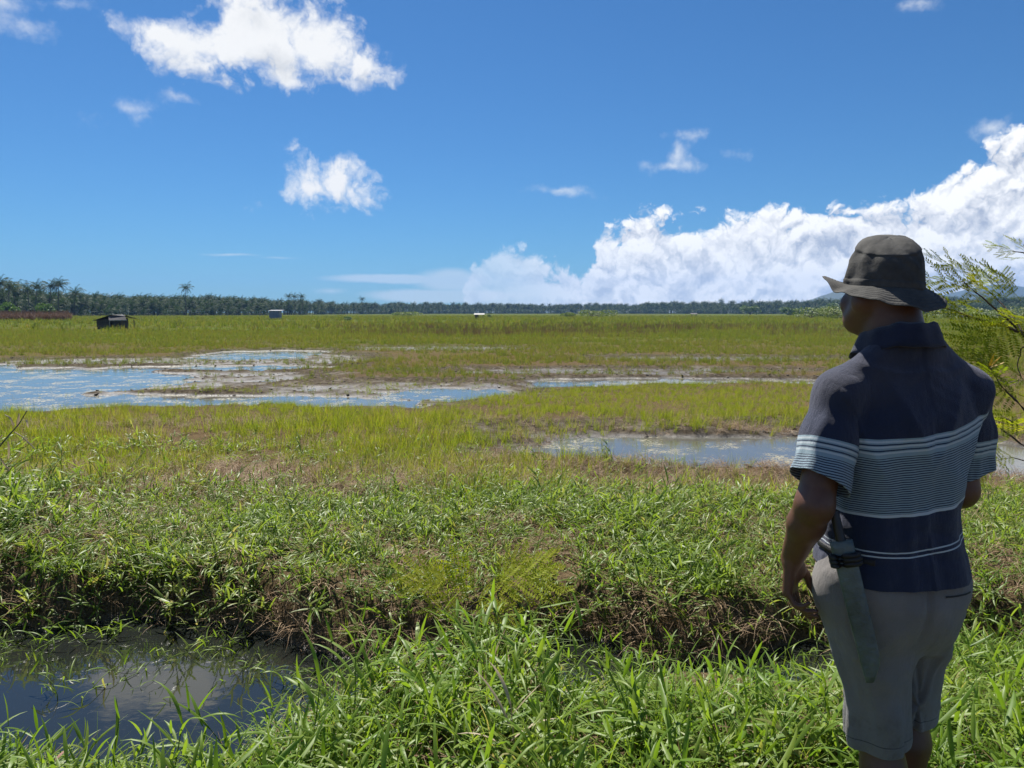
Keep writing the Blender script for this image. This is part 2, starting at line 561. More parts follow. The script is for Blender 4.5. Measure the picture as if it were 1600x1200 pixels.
def build_water():
    # the ditch and the flooded hollows of the field stand at one level
    m, t, b = mat_new('pond_water')
    geo = t.node('ShaderNodeNewGeometry').outputs['Position']
    n = t.noise(t.v('MULTIPLY', geo, (1.0, 1.6, 1.0)), 7.0, 3, 0.5)
    scum = t.noise(geo, 3.2, 7, 0.65)
    scum2 = t.noise(geo, 28.0, 4, 0.6)
    sc = t.m('MULTIPLY', t.remap(scum, 0.52, 0.60, smooth=True), t.remap(scum2, 0.46, 0.56, smooth=True))
    far = t.remap(t.node('ShaderNodeSeparateXYZ', ins={0: geo}).outputs[1], 6.0, 8.0)
    sc = t.m('MULTIPLY', sc, far)
    base = t.mix(sc, (0.012, 0.014, 0.012), (0.15, 0.135, 0.085))
    t._in(b.inputs['Base Color'], base)
    t._in(b.inputs['Roughness'], t.m('MULTIPLY_ADD', sc, 0.5, 0.02))
    b.inputs['IOR'].default_value = 1.36
    b.inputs['Specular IOR Level'].default_value = 1.0
    bp = t.node('ShaderNodeBump', ins={'Strength': 0.05, 'Distance': 0.012, 'Height': n})
    t._in(b.inputs['Normal'], bp.outputs[0])
    # the field ponds are shallow and turbid, with scum
    m2, t, b2 = mat_new('turbid_water')
    geo = t.node('ShaderNodeNewGeometry').outputs['Position']
    n = t.noise(t.v('MULTIPLY', geo, (1.0, 1.5, 1.0)), 9.0, 4, 0.6)
    sc = t.m('MULTIPLY', t.remap(t.noise(geo, 1.7, 7, 0.65), 0.47, 0.60, smooth=True), t.remap(t.noise(geo, 22.0, 5, 0.65), 0.44, 0.58, smooth=True))
    t._in(b2.inputs['Base Color'], t.mix(sc, (0.085, 0.083, 0.070), (0.24, 0.22, 0.15)))
    t._in(b2.inputs['Roughness'], t.m('MULTIPLY_ADD', sc, 0.5, 0.05))
    b2.inputs['IOR'].default_value = 1.333
    bp = t.node('ShaderNodeBump', ins={'Strength': 0.12, 'Distance': 0.012, 'Height': n})
    t._in(b2.inputs['Normal'], bp.outputs[0])
    for nm, x0, x1, y0, y1, m in (('ditch_water', -14, 14, 2.0, 5.6, m), ('pond_water', -40, 40, 6.0, 62.0, m2)):
        nx, ny = 8, 8
        xs, ys = np.linspace(x0, x1, nx), np.linspace(y0, y1, ny)
        V = [(x, y, WATER_Z) for y in ys for x in xs]
        F = [(j * nx + i, j * nx + i + 1, (j + 1) * nx + i + 1, (j + 1) * nx + i) for j in range(ny - 1) for i in range(nx - 1)]
        tag(mesh_obj(nm, V, F, m), kind='structure')


GROUND = build_ground()
build_water()


# ================================================================== haze and far hills
def build_hills():
    m, t, b = mat_new('hill_forest')
    co = t.node('ShaderNodeTexCoord').outputs['Object']
    n = t.noise(co, 0.006, 8, 0.6)
    t._in(b.inputs['Base Color'], t.mix(n, (0.012, 0.024, 0.012), (0.030, 0.045, 0.02)))
    b.inputs['Roughness'].default_value = 0.9

    def hill(name, D, prof, depth):
        # prof: (photo x, photo y) of the crest; built as a solid ridge at distance D
        px = np.array([p[0] for p in prof], float); py = np.array([p[1] for p in prof], float)
        xs = np.linspace(px[0], px[-1], 90)
        hy = np.interp(xs, px, py)
        V = []
        rows = 13
        for j in range(rows):
            s = j / (rows - 1) * 2 - 1
            for q, h in zip(xs, hy):
                p = at(q, h, D)
                z = max(0.0, p.z) * (1 - abs(s)) ** 0.8
                X = p.x * (1 + 0.05 * s)
                V.append((X, D + s * depth, z))
        V = np.array(V)
        V[:, 2] *= 1 + 0.14 * fbm(V[:, 0] * 0.008, V[:, 1] * 0.008, oct=4)
        V[:, 2] = V[:, 2] - 1.5
        n_ = len(xs)
        F = [(j * n_ + i, j * n_ + i + 1, (j + 1) * n_ + i + 1, (j + 1) * n_ + i) for j in range(rows - 1) for i in range(n_ - 1)]
        tag(mesh_obj(name, V, F, m), kind='structure')
    hill('hill', 2700, [(1225, 488), (1262, 470), (1285, 462), (1305, 456), (1330, 452), (1355, 455), (1385, 466), (1410, 474), (1450, 488)], 400)
    hill('hill', 3500, [(1400, 488), (1440, 470), (1470, 462), (1500, 453), (1530, 444), (1552, 440), (1575, 444), (1600, 448), (1660, 438), (1740, 450), (1820, 446), (1900, 470), (1960, 488)], 500)


def build_haze():
    bm = bmesh.new()
    bmesh.ops.create_cube(bm, size=1.0)
    me = bpy.data.meshes.new('haze')
    bm.to_mesh(me)
    bm.free()
    o = bpy.data.objects.new('haze', me)
    COL.objects.link(o)
    zb, zt = -2.2, 190.0
    o.scale = (8800, 8800, zt - zb)
    o.location = (0, 0, (zt + zb) / 2)
    m = bpy.data.materials.new('haze_air')
    m.use_nodes = True
    m.node_tree.nodes.clear()
    t = NT(m.node_tree)
    out = t.node('ShaderNodeOutputMaterial')
    v = t.node('ShaderNodeVolumePrincipled', ins={'Color': (0.24, 0.48, 0.95), 'Density': HAZE_DENSITY, 'Anisotropy': 0.0})
    t.l.new(v.outputs[0], out.inputs['Volume'])
    me.materials.append(m)
    tag(o, kind='stuff')


HAZE_DENSITY = 0.00013
build_hills()

# ================================================================== foliage materials
def leaf_mat(name, stops, trans=0.45, rough=0.45, tgain=(1.5, 1.5, 0.7), spec=0.35, bigs=(0.8, 0.8, 0.0)):
    """stops: colour ramp over a per-instance / per-leaf random value"""
    m = bpy.data.materials.new(name)
    m.use_nodes = True
    m.node_tree.nodes.clear()
    t = NT(m.node_tree)
    out = t.node('ShaderNodeOutputMaterial')
    rnd = t.node('ShaderNodeObjectInfo').outputs['Random']
    tint = t.node('ShaderNodeAttribute', attribute_name='tint').outputs['Fac']
    geo = t.node('ShaderNodeNewGeometry').outputs['Position']
    big = t.noise(t.v('MULTIPLY', geo, bigs), 1.0, 5, 0.62)
    f = t.m('ADD', t.m('MULTIPLY', rnd, 0.30), t.m('ADD', t.m('MULTIPLY', tint, 0.35), t.m('MULTIPLY', t.remap(big, 0.25, 0.75), 0.35)))
    c = t.ramp(f, stops)
    b = t.node('ShaderNodeBsdfPrincipled', ins={'Base Color': c, 'Roughness': rough, 'Specular IOR Level': spec})
    tr = t.node('ShaderNodeBsdfTranslucent', ins={0: t.mix(1.0, c, tgain, 'MULTIPLY')})
    mx = t.node('ShaderNodeMixShader', ins={0: trans})
    t.l.new(b.outputs[0], mx.inputs[1])
    t.l.new(tr.outputs[0], mx.inputs[2])
    t.l.new(mx.outputs[0], out.inputs[0])
    return m


M_NEAR = leaf_mat('broad_grass_leaf', [(0.0, (0.060, 0.125, 0.014)), (0.35, (0.115, 0.198, 0.020)), (0.60, (0.165, 0.245, 0.030)), (0.80, (0.20, 0.25, 0.050)), (0.95, (0.32, 0.27, 0.14))], 0.45, 0.46)
M_MEAD = leaf_mat('meadow_leaf', [(0.0, (0.070, 0.130, 0.018)), (0.36, (0.130, 0.205, 0.030)), (0.60, (0.180, 0.245, 0.045)), (0.80, (0.23, 0.25, 0.080)), (0.95, (0.31, 0.25, 0.14))], 0.44, 0.45)
M_YELL = leaf_mat('thin_grass_leaf', [(0.0, (0.095, 0.150, 0.012)), (0.36, (0.165, 0.220, 0.018)), (0.60, (0.23, 0.255, 0.024)), (0.78, (0.25, 0.225, 0.06)), (0.92, (0.26, 0.17, 0.09))], 0.45, 0.6, (1.5, 1.5, 0.7), 0.15)
M_FAR = leaf_mat('field_grass_leaf', [(0.0, (0.056, 0.098, 0.018)), (0.36, (0.100, 0.145, 0.024)), (0.56, (0.150, 0.182, 0.034)), (0.72, (0.185, 0.170, 0.055)), (0.86, (0.16, 0.11, 0.06)), (1.0, (0.12, 0.075, 0.05))], 0.42, 0.7, (1.5, 1.45, 0.7), 0.08, (0.10, 0.26, 0.0))
M_DEAD = leaf_mat('dead_grass', [(0.0, (0.09, 0.055, 0.030)), (0.4, (0.20, 0.130, 0.072)), (0.7, (0.31, 0.215, 0.125)), (1.0, (0.42, 0.33, 0.21))], 0.20, 0.7, (1, 1, 0.9), 0.3)
M_BROWN = leaf_mat('dried_crop_stalk', [(0.0, (0.075, 0.045, 0.028)), (0.5, (0.15, 0.085, 0.050)), (1.0, (0.24, 0.15, 0.09))], 0.2, 0.7, (1, 1, 1), 0.3)


# ================================================================== blades
class Bld:
    def __init__(self):
        self.v, self.f, self.t = [], [], []

    def blade(self, base, az, L, w, el0, el1, segs=5, fold=0.25, tint=0.5, twist=0.0, shape='lance'):
        """a leaf leaving 'base' at elevation el0, bending to el1 at its tip"""
        p = Vector(base)
        n0 = len(self.v)
        for k in range(segs + 1):
            s = k / segs
            el = el0 + (el1 - el0) * s ** 1.25
            a = az + twist * s
            d = Vector((math.cos(a) * math.cos(el), math.sin(a) * math.cos(el), math.sin(el)))
            side = Vector((-math.sin(a), math.cos(a), 0))
            up = d.cross(side) * -1
            if shape == 'lance':
                ww = w * (0.45 + 0.55 * math.sin(min(1.0, s * 2.2) * math.pi / 2)) * (1 - s ** 2.6) + 0.0004
            else:
                ww = w * (1 - s ** 1.5) + 0.0004
            self.v += [p + side * ww + up * (-fold * ww * -1), p.copy(), p - side * ww + up * (fold * ww)]
            self.t += [tint] * 3
            p = p + d * (L / segs)
        for k in range(segs):
            a = n0 + 3 * k
            self.f += [(a, a + 1, a + 4, a + 3), (a + 1, a + 2, a + 5, a + 4)]

    def strip(self, base, az, L, w, el0, el1, segs=3, tint=0.5):
        p = Vector(base)
        n0 = len(self.v)
        for k in range(segs + 1):
            s = k / segs
            el = el0 + (el1 - el0) * s
            d = Vector((math.cos(az) * math.cos(el), math.sin(az) * math.cos(el), math.sin(el)))
            side = Vector((-math.sin(az), math.cos(az), 0)) * (w * (1 - 0.85 * s))
            self.v += [p + side, p - side]
            self.t += [tint] * 2
            p = p + d * (L / segs)
        for k in range(segs):
            a = n0 + 2 * k
            self.f.append((a, a + 1, a + 3, a + 2))

    def tube(self, pts, r0, r1, n=4, tint=0.5):
        n0 = len(self.v)
        pts = [Vector(p) for p in pts]
        for k, p in enumerate(pts):
            d = (pts[min(k + 1, len(pts) - 1)] - pts[max(k - 1, 0)])
            d = d.normalized() if d.length > 1e-9 else Vector((0, 0, 1))
            u = d.orthogonal().normalized()
            v = d.cross(u)
            r = r0 + (r1 - r0) * k / max(1, len(pts) - 1)
            for i in range(n):
                a = 2 * math.pi * i / n
                self.v.append(p + (u * math.cos(a) + v * math.sin(a)) * r)
                self.t.append(tint)
        for k in range(len(pts) - 1):
            for i in range(n):
                a, b = n0 + k * n + i, n0 + k * n + (i + 1) % n
                self.f.append((a, b, b + n, a + n))

    def obj(self, name, mat, parent=None, link=True):
        return mesh_obj(name, [tuple(v) for v in self.v], self.f, mat, parent, attrs={'tint': self.t}, link=link)


def U(a, b):
    return random.uniform(a, b)


def tiller(mat, H, nl, L, w, lean, name):
    """a leafy stem: leaves leave it alternately, arch over and hang"""
    B = Bld()
    az0 = U(0, 6.28)
    pts = []
    p = Vector((0, 0, -0.03))
    el = R(86) - lean * 0.45
    for k in range(6):
        pts.append(p.copy())
        e = el - lean * (k / 5)
        p = p + Vector((math.cos(az0) * math.cos(e), math.sin(az0) * math.cos(e), math.sin(e))) * (H / 5)
    B.tube(pts, 0.0030, 0.0012, 3, U(0.3, 0.7))
    for k in range(nl):
        s = 0.18 + 0.82 * k / max(1, nl - 1)
        i = min(4, int(s * 5))
        q = pts[i].lerp(pts[i + 1], s * 5 - i)
        a = az0 + (math.pi if k % 2 else 0) + U(-0.9, 0.9)
        l = L * U(0.65, 1.15) * (0.75 + 0.25 * math.sin(s * math.pi))
        e0 = R(U(8, 66)) if k < nl - 1 else R(U(40, 80))
        e1 = e0 - R(U(15, 100))
        B.blade(q, a, l, w * U(0.75, 1.15), e0, e1, 5, U(0.15, 0.5), min(1, max(0, random.gauss(0.45, 0.22))) if random.random() > 0.07 else 1.2, U(-0.5, 0.5))
    return B.obj(name, mat, link=False)


def tuft(mat, n, H, w, spread, name, dead=0.05, tip=(8, 55), broad=False):
    B = Bld()
    for k in range(n):
        a = U(0, 6.28)
        r = spread * math.sqrt(U(0, 1))
        b = (math.cos(U(0, 6.28)) * r, math.sin(U(0, 6.28)) * r, -0.02)
        e0 = R(U(62, 88))
        B.strip(b, a, H * U(0.5, 1.1), w * U(0.6, 1.2), e0, e0 - R(U(*tip)), 3, min(1, max(0, random.gauss(0.45, 0.25))) if random.random() > dead else 1.3)
    return B.obj(name, mat, link=False)


def litter_tuft(mat, n, L, w, name, droop=True):
    B = Bld()
    for k in range(n):
        a = U(0, 6.28)
        e0 = R(U(-5, 40))
        B.strip((U(-0.08, 0.08), U(-0.08, 0.08), U(0, 0.03)), a, L * U(0.4, 1.1), w * U(0.6, 1.2), e0, e0 - R(U(20, 80) if droop else U(0, 25)), 3, U(0, 1))
    return B.obj(name, mat, link=False)


# ================================================================== scattering (stuff only)
def scatter(name, label, cat, variants, P, rz, sc, tilt=None, idx=None):
    n = len(P)
    me = bpy.data.meshes.new(name)
    me.vertices.add(n)
    me.vertices.foreach_set('co', np.asarray(P, np.float32).ravel())
    rot = np.zeros((n, 3), np.float32)
    rot[:, 2] = rz
    if tilt is not None:
        rot[:, 0] = tilt * rng.normal(0, 1, n)
        rot[:, 1] = tilt * rng.normal(0, 1, n)
    a = me.attributes.new('rot', 'FLOAT_VECTOR', 'POINT'); a.data.foreach_set('vector', rot.ravel())
    a = me.attributes.new('scl', 'FLOAT', 'POINT'); a.data.foreach_set('value', np.asarray(sc, np.float32))
    a = me.attributes.new('idx', 'INT', 'POINT'); a.data.foreach_set('value', (rng.integers(0, len(variants), n) if idx is None else idx).astype(np.int32))
    o = bpy.data.objects.new(name, me)
    COL.objects.link(o)
    src = bpy.data.collections.new(name + '_source')
    for k, v in enumerate(variants):
        v.name = '%s_source_%02d' % (name, k)
        src.objects.link(v)
    g = bpy.data.node_groups.new(name, 'GeometryNodeTree')
    g.interface.new_socket('Geometry', in_out='INPUT', socket_type='NodeSocketGeometry')
    g.interface.new_socket('Geometry', in_out='OUTPUT', socket_type='NodeSocketGeometry')
    q = NT(g)
    gi, go = q.node('NodeGroupInput'), q.node('NodeGroupOutput')
    ci = q.node('GeometryNodeCollectionInfo')
    ci.inputs['Collection'].default_value = src
    ci.inputs['Separate Children'].default_value = True
    ci.inputs['Reset Children'].default_value = True

    def na(nm, typ):
        nd = q.node('GeometryNodeInputNamedAttribute', data_type=typ)
        nd.inputs[0].default_value = nm
        return nd.outputs[0]
    ip = q.node('GeometryNodeInstanceOnPoints')
    q.l.new(gi.outputs[0], ip.inputs['Points'])
    q.l.new(ci.outputs[0], ip.inputs['Instance'])
    ip.inputs['Pick Instance'].default_value = True
    q.l.new(na('idx', 'INT'), ip.inputs['Instance Index'])
    q.l.new(na('rot', 'FLOAT_VECTOR'), ip.inputs['Rotation'])
    q.l.new(na('scl', 'FLOAT'), ip.inputs['Scale'])
    q.l.new(ip.outputs[0], go.inputs[0])
    md = o.modifiers.new('scatter', 'NODES')
    md.node_group = g
    tag(o, label, cat, kind='stuff')
    return o


def fan(n, y0, y1, k=0.80, pad=1.2):
    """uniform points in the wedge of ground the camera sees, a margin wider"""
    y = np.sqrt(rng.uniform(y0 ** 2, y1 ** 2, n))
    x = rng.uniform(-1, 1, n) * (k * y + pad)
    return x, y


def place(x, y, dz=0.0):
    return np.stack([x, y, ground_z(x, y) + dz], -1)


MAN_XY = (0.990, 1.95)


def build_grass():
    # --- broad-leaved grass on the near bank
    var = [tiller(M_NEAR, U(0.20, 0.42), random.randint(5, 8), U(0.15, 0.22), U(0.0062, 0.0088), R(U(15, 85)), 'g') for _ in range(12)]
    var += [tuft(M_NEAR, 9, U(0.28, 0.42), 0.0035, 0.05, 'g', 0.15, (20, 90)) for _ in range(3)] + [litter_tuft(M_DEAD, 12, 0.28, 0.0035, 'g', False) for _ in range(2)]
    x, y = fan(30000, 1.0, 4.3, 0.95, 1.2)
    s, w = ditch(x, y)
    z = ground_z(x, y)
    patch = fbm(x * 0.9, y * 0.9, oct=3)
    keep = (s < -w + 0.28) & (z > WATER_Z + 0.02) & (rng.uniform(0, 1, len(x)) < 0.42 + 0.32 * patch)
    keep &= ~((x > 0.05) & (x < 1.7) & (y > 3.16 + 0.12 * fbm(x * 3, x * 0 + 14, oct=2)))
    # a fringe along the water's near edge, bottom left
    ex = rng.uniform(-2.6, -0.6, 190); ey = rng.uniform(2.2, 2.86, 190)
    # trodden round the man's feet
    keep &= (np.hypot(x - MAN_XY[0], (y - MAN_XY[1]) * 0.9) > 0.27)
    # the bank lies lower and opens where the ditch water shows
    keep &= ~((x < -0.35) & (x > -2.55) & (y > 2.78 + 0.25 * fbm(x * 2, x * 0 + 4, oct=2) + 0.5 * sstep(-1.0, -0.35, x)) & (rng.uniform(0, 1, len(x)) > 0.22))
    x, y = np.concatenate([x[keep], ex]), np.concatenate([y[keep], ey])
    scl = rng.uniform(0.55, 1.2, len(x)) * (1 - 0.15 * sstep(-0.3, -1.4, x) * sstep(1.8, 2.5, y)) * (1 - 0.25 * sstep(2.5, 2.9, y) * sstep(-0.1, 0.3, x))
    scatter('bank_grass', 'bright green broad-bladed grass on the near bank', 'grass', var, place(x, y), rng.uniform(0, 6.28, len(x)), scl, 0.30)

    # --- stems trailing on the ditch water
    vw = [tiller(M_NEAR, U(0.16, 0.30), random.randint(3, 5), U(0.10, 0.16), U(0.0035, 0.0055), R(U(70, 120)), 'g') for _ in range(6)]
    x = rng.uniform(-3.2, 1.6, 420)
    s_, w_ = ditch(x, x * 0)
    yc = -s_
    y = yc + rng.uniform(-0.3, 1.0, len(x)) ** 1.0 * w_
    keep = (rng.uniform(0, 1, len(x)) < 0.25 + 0.7 * sstep(0.3, 0.9, (y - yc) / w_))
    x, y = x[keep], y[keep]
    scatter('ditch_weeds', 'thin green stems trailing on the dark ditch water', 'water weeds', vw, np.stack([x, y, np.full(len(x), WATER_Z - 0.01)], -1), rng.uniform(0, 6.28, len(x)), rng.uniform(0.5, 1.1, len(x)), 0.5)

    # --- meadow grass beyond the ditch: lower, leafier, matted
    var = [tiller(M_MEAD, U(0.12, 0.26), random.randint(6, 9), U(0.085, 0.13), U(0.0042, 0.0062), R(U(25, 110)), 'g') for _ in range(14)]
    x, y = fan(78000, 3.9, 10.5, 0.80, 1.0)
    s, w = ditch(x, y)
    z = ground_z(x, y)
    patch = fbm(x * 0.8 + 30, y * 0.8, oct=4)
    edge = 7.3 + 0.9 * fbm(x * 0.35, x * 0 + 7, oct=3) + 0.6 * sstep(0.5, -4, x)
    dens = 0.60 + 0.85 * patch
    dens = dens * (1 - 0.93 * sstep(edge - 0.7, edge + 0.7, y))
    thin = np.exp(-(s - w) ** 2 / 0.05)
    keep = (s > w - 0.16) & (z > WATER_Z + 0.0) & (rng.uniform(0, 1, len(x)) < dens * (1 - (0.30 + 0.55 * np.maximum(np.exp(-((x - 0.9) / 0.6) ** 2), np.exp(-((x + 0.95) / 0.6) ** 2))) * np.exp(-((s - w - 0.12) / 0.22) ** 2))) & (pond_sdf(x, y) < -0.2)
    x, y = x[keep], y[keep]
    s2, w2 = ditch(x, y)
    scl = rng.uniform(0.5, 1.3, len(x)) * (1 + 0.5 * sstep(-2.6, -4.2, x)) * (1 + 0.45 * np.exp(-((s2 - w2) / 0.25) ** 2)) * (1 + 0.35 * fbm(x * 1.1 + 4, y * 1.1, oct=2))
    scatter('meadow_grass', 'low matted green grass of the meadow beyond the ditch', 'grass', var, place(x, y), rng.uniform(0, 6.28, len(x)), scl, 0.4)

    # --- thin upright yellow-green grass
    var = [tuft(M_YELL, random.randint(10, 18), U(0.20, 0.34), 0.0030, 0.05, 'g', 0.10) for _ in range(8)]
    x, y = fan(60000, 6.3, 20.0, 0.78, 1.5)
    z = ground_z(x, y)
    ps, fs = pond_sdf(x, y), flat_sdf(x, y)
    patch = fbm(x * 0.7 + 11, y * 0.7 + 3, oct=4)
    left_edge = 7.4 + 0.8 * fbm(x * 0.4 + 5, x * 0 + 1, oct=3)
    dens = sstep(left_edge - 0.6, left_edge + 0.5, y) * (0.50 + 1.15 * patch)
    # bare muddy band in the middle and on the right
    band = sstep(0.6, -0.6, np.abs(y - 8.3 - 0.1 * x) - 0.5) * sstep(-1.5, 0.8, x)
    dens = dens * (1 - 0.72 * band) * sstep(0.10, -0.40, ps) * (1 - 0.65 * sstep(-0.5, 0.5, fs))
    keep = (z > WATER_Z + 0.005) & (rng.uniform(0, 1, len(x)) < dens)
    x, y = x[keep], y[keep]
    scl = rng.uniform(0.45, 1.2, len(x)) * (1 - 0.50 * sstep(12.5, 15, y)) * (1 + 0.3 * fbm(x * 0.9 + 8, y * 0.9, oct=2))
    scatter('thin_grass', 'thin upright yellow green grass between the ponds', 'grass', var, place(x, y), rng.uniform(0, 6.28, len(x)), scl, 0.12)

    # --- sparse reeds standing in the shallow water
    var = [tuft(M_YELL, random.randint(3, 7), U(0.16, 0.30), 0.0030, 0.05, 'g', 0.3, (0, 70)) for _ in range(6)]
    x, y = fan(15000, 8, 38, 0.78, 1.5)
    ps, fs = pond_sdf(x, y), flat_sdf(x, y)
    patch = fbm(x * 0.9 + 51, y * 0.9 + 3, oct=3)
    keep = (rng.uniform(0, 1, len(x)) < 0.10 + 0.5 * sstep(0.1, 0.5, patch)) & ((ps > -0.3) | (fs > -0.3)) & (rng.uniform(0, 1, len(x)) < 0.55)
    x, y = x[keep], y[keep]
    scatter('water_reeds', 'sparse reed stems poking out of the shallow water', 'reeds', var, place(x, y), rng.uniform(0, 6.28, len(x)), rng.uniform(0.5, 1.1, len(x)), 0.25)

    # --- field grass from the ponds to the far field
    var = [tuft(M_FAR, random.randint(14, 22), U(0.26, 0.42), 0.0065, 0.12, 'g', 0.20, (10, 60)) for _ in range(8)]
    x, y = fan(110000, 17, 75, 0.76, 2.0)
    # nearer ground needs more of it: thin out with distance
    k1 = rng.uniform(0, 1, len(x)) < np.clip(30 / y, 0.30, 1.0)
    x, y = x[k1], y[k1]
    z = ground_z(x, y)
    ps, fs = pond_sdf(x, y), flat_sdf(x, y)
    patch = fbm(x * 0.22 + 21, y * 0.42 + 3, oct=5, rough=0.62)
    dens = (0.66 + 1.5 * patch) * sstep(0.15, -0.7, ps) * (1 - 0.72 * sstep(-0.6, 0.4, fs))
    keep = (rng.uniform(0, 1, len(x)) < dens)
    x, y = x[keep], y[keep]
    scl = rng.uniform(0.5, 1.1, len(x)) * (0.42 + 0.33 * sstep(19, 26, y) + 0.35 * sstep(30, 60, y))
    scatter('field_grass', 'green and yellow grass of the open field behind the ponds', 'grass', var, place(x, y), rng.uniform(0, 6.28, len(x)), scl, 0.12)

    var = [tuft(M_FAR, 16, U(0.5, 0.7), 0.022, 0.35, 'g', 0.08, (10, 60)) for _ in range(6)]
    x, y = fan(60000, 70, 330, 0.74, 3.0)
    k1 = rng.uniform(0, 1, len(x)) < np.clip(120 / y, 0.25, 1.0)
    x, y = x[k1], y[k1]
    patch = fbm(x * 0.04 + 21, y * 0.10 + 3, oct=4)
    keep = rng.uniform(0, 1, len(x)) < (0.62 + 0.9 * patch)
    x, y = x[keep], y[keep]
    scatter('far_field_grass', 'distant grass of the field in front of the palms', 'grass', var, place(x, y), rng.uniform(0, 6.28, len(x)), rng.uniform(0.6, 1.2, len(x)), 0.1)

    # --- dried stalks standing in a long brown strip across the field
    var = [tuft(M_BROWN, 10, U(0.45, 0.7), 0.011, 0.25, 'g', 0.0, (0, 30)) for _ in range(5)]
    y = rng.uniform(52, 112, 16000)
    u = rng.uniform(-0.30, 0.52, 16000)
    x = u * y
    edge = sstep(-0.30, -0.10, u) * sstep(0.52, 0.36, u) * sstep(52, 66, y) * sstep(112, 92, y)
    keep = rng.uniform(0, 1, len(x)) < edge * (0.42 + 0.9 * fbm(x * 0.06, y * 0.10, oct=4))
    x, y = x[keep], y[keep]
    scatter('dry_stalks', 'brown dried stalks in a long strip across the field', 'dry stalks', var, place(x, y), rng.uniform(0, 6.28, len(x)), rng.uniform(0.6, 1.1, len(x)), 0.1)
    # --- patch of dried maize on the left
    var = [tuft(M_BROWN, 9, U(1.5, 1.9), 0.05, 0.25, 'g', 0.0, (5, 60)) for _ in range(5)]
    n = 3600
    y = rng.uniform(150, 186, n)
    x = rng.uniform(-0.74, -0.573, n) * y
    scatter('dry_maize', 'reddish brown patch of dried maize at the left edge', 'maize', var, place(x, y), rng.uniform(0, 6.28, len(x)), rng.uniform(0.8, 1.1, len(x)), 0.06)

    # --- dead thatch: on the far lip of the ditch, in the muddy band and under the meadow
    var = [litter_tuft(M_DEAD, random.randint(14, 22), U(0.16, 0.26), 0.0026, 'g') for _ in range(7)]
    x, y = fan(60000, 3.4, 13.0, 0.80, 1.0)
    s, w = ditch(x, y)
    lip = np.exp(-((s - w - 0.06) / 0.20) ** 2) * (0.40 + 0.60 * np.maximum(np.exp(-((x - 0.9) / 0.75) ** 2), np.exp(-((x + 0.95) / 0.75) ** 2)))
    band = sstep(0.9, -0.3, np.abs(y - 8.2 - 0.1 * x) - 0.7) * 0.40
    under = 0.16 * sstep(0.0, 0.5, fbm(x * 0.9 + 77, y * 0.9, oct=3)) + 0.03
    p = np.maximum(np.maximum(lip, band), under)
    keep = (rng.uniform(0, 1, len(x)) < p) & (s > w - 0.18) & (ground_z(x, y) > WATER_Z - 0.02)
    x, y = x[keep], y[keep]
    scatter('dead_thatch', 'matted dead brown grass on the far ditch bank', 'dead grass', var, place(x, y, 0.02), rng.uniform(0, 6.28, len(x)), rng.uniform(0.6, 1.15, len(x)), 0.35)

    # --- clods and stubble on the mud
    var = []
    for k in range(6):
        bm = bmesh.new()
        bmesh.ops.create_icosphere(bm, subdivisions=2, radius=1.0)
        sx, sy, sz = U(0.05, 0.10), U(0.05, 0.10), U(0.018, 0.035)
        for v in bm.verts:
            n = 1 + 0.35 * float(vnoise(np.array([v.co.x * 1.7 + k * 9]), np.array([v.co.y * 1.7]), np.array([v.co.z * 1.7]))[0])
            v.co = Vector((v.co.x * sx, v.co.y * sy, v.co.z * sz)) * n
        me = bpy.data.meshes.new('clod')
        bm.to_mesh(me); bm.free()
        me.materials.append(M_CLOD)
        var.append(bpy.data.objects.new('clod', me))
    x, y = fan(30000, 7.0, 40, 0.78, 1.0)
    ps, fs = pond_sdf(x, y), flat_sdf(x, y)
    keep = ((np.abs(ps + 0.25) < 0.45) | (fs > -0.4)) & (rng.uniform(0, 1, len(x)) < 0.18 + 0.5 * sstep(0.0, 0.5, fbm(x * 1.1, y * 1.1 + 60, oct=3)))
    x, y = x[keep], y[keep]
    scatter('mud_clods', 'dark clods of mud along the edges of the ponds', 'mud', var, place(x, y), rng.uniform(0, 6.28, len(x)), rng.uniform(0.2, 0.75, len(x)) ** 1.3, 0.3)


M_CLOD = simple_mat('mud_clod', (0.075, 0.060, 0.044), 0.85, 0.5, 20, 0.8, 40)
build_grass()

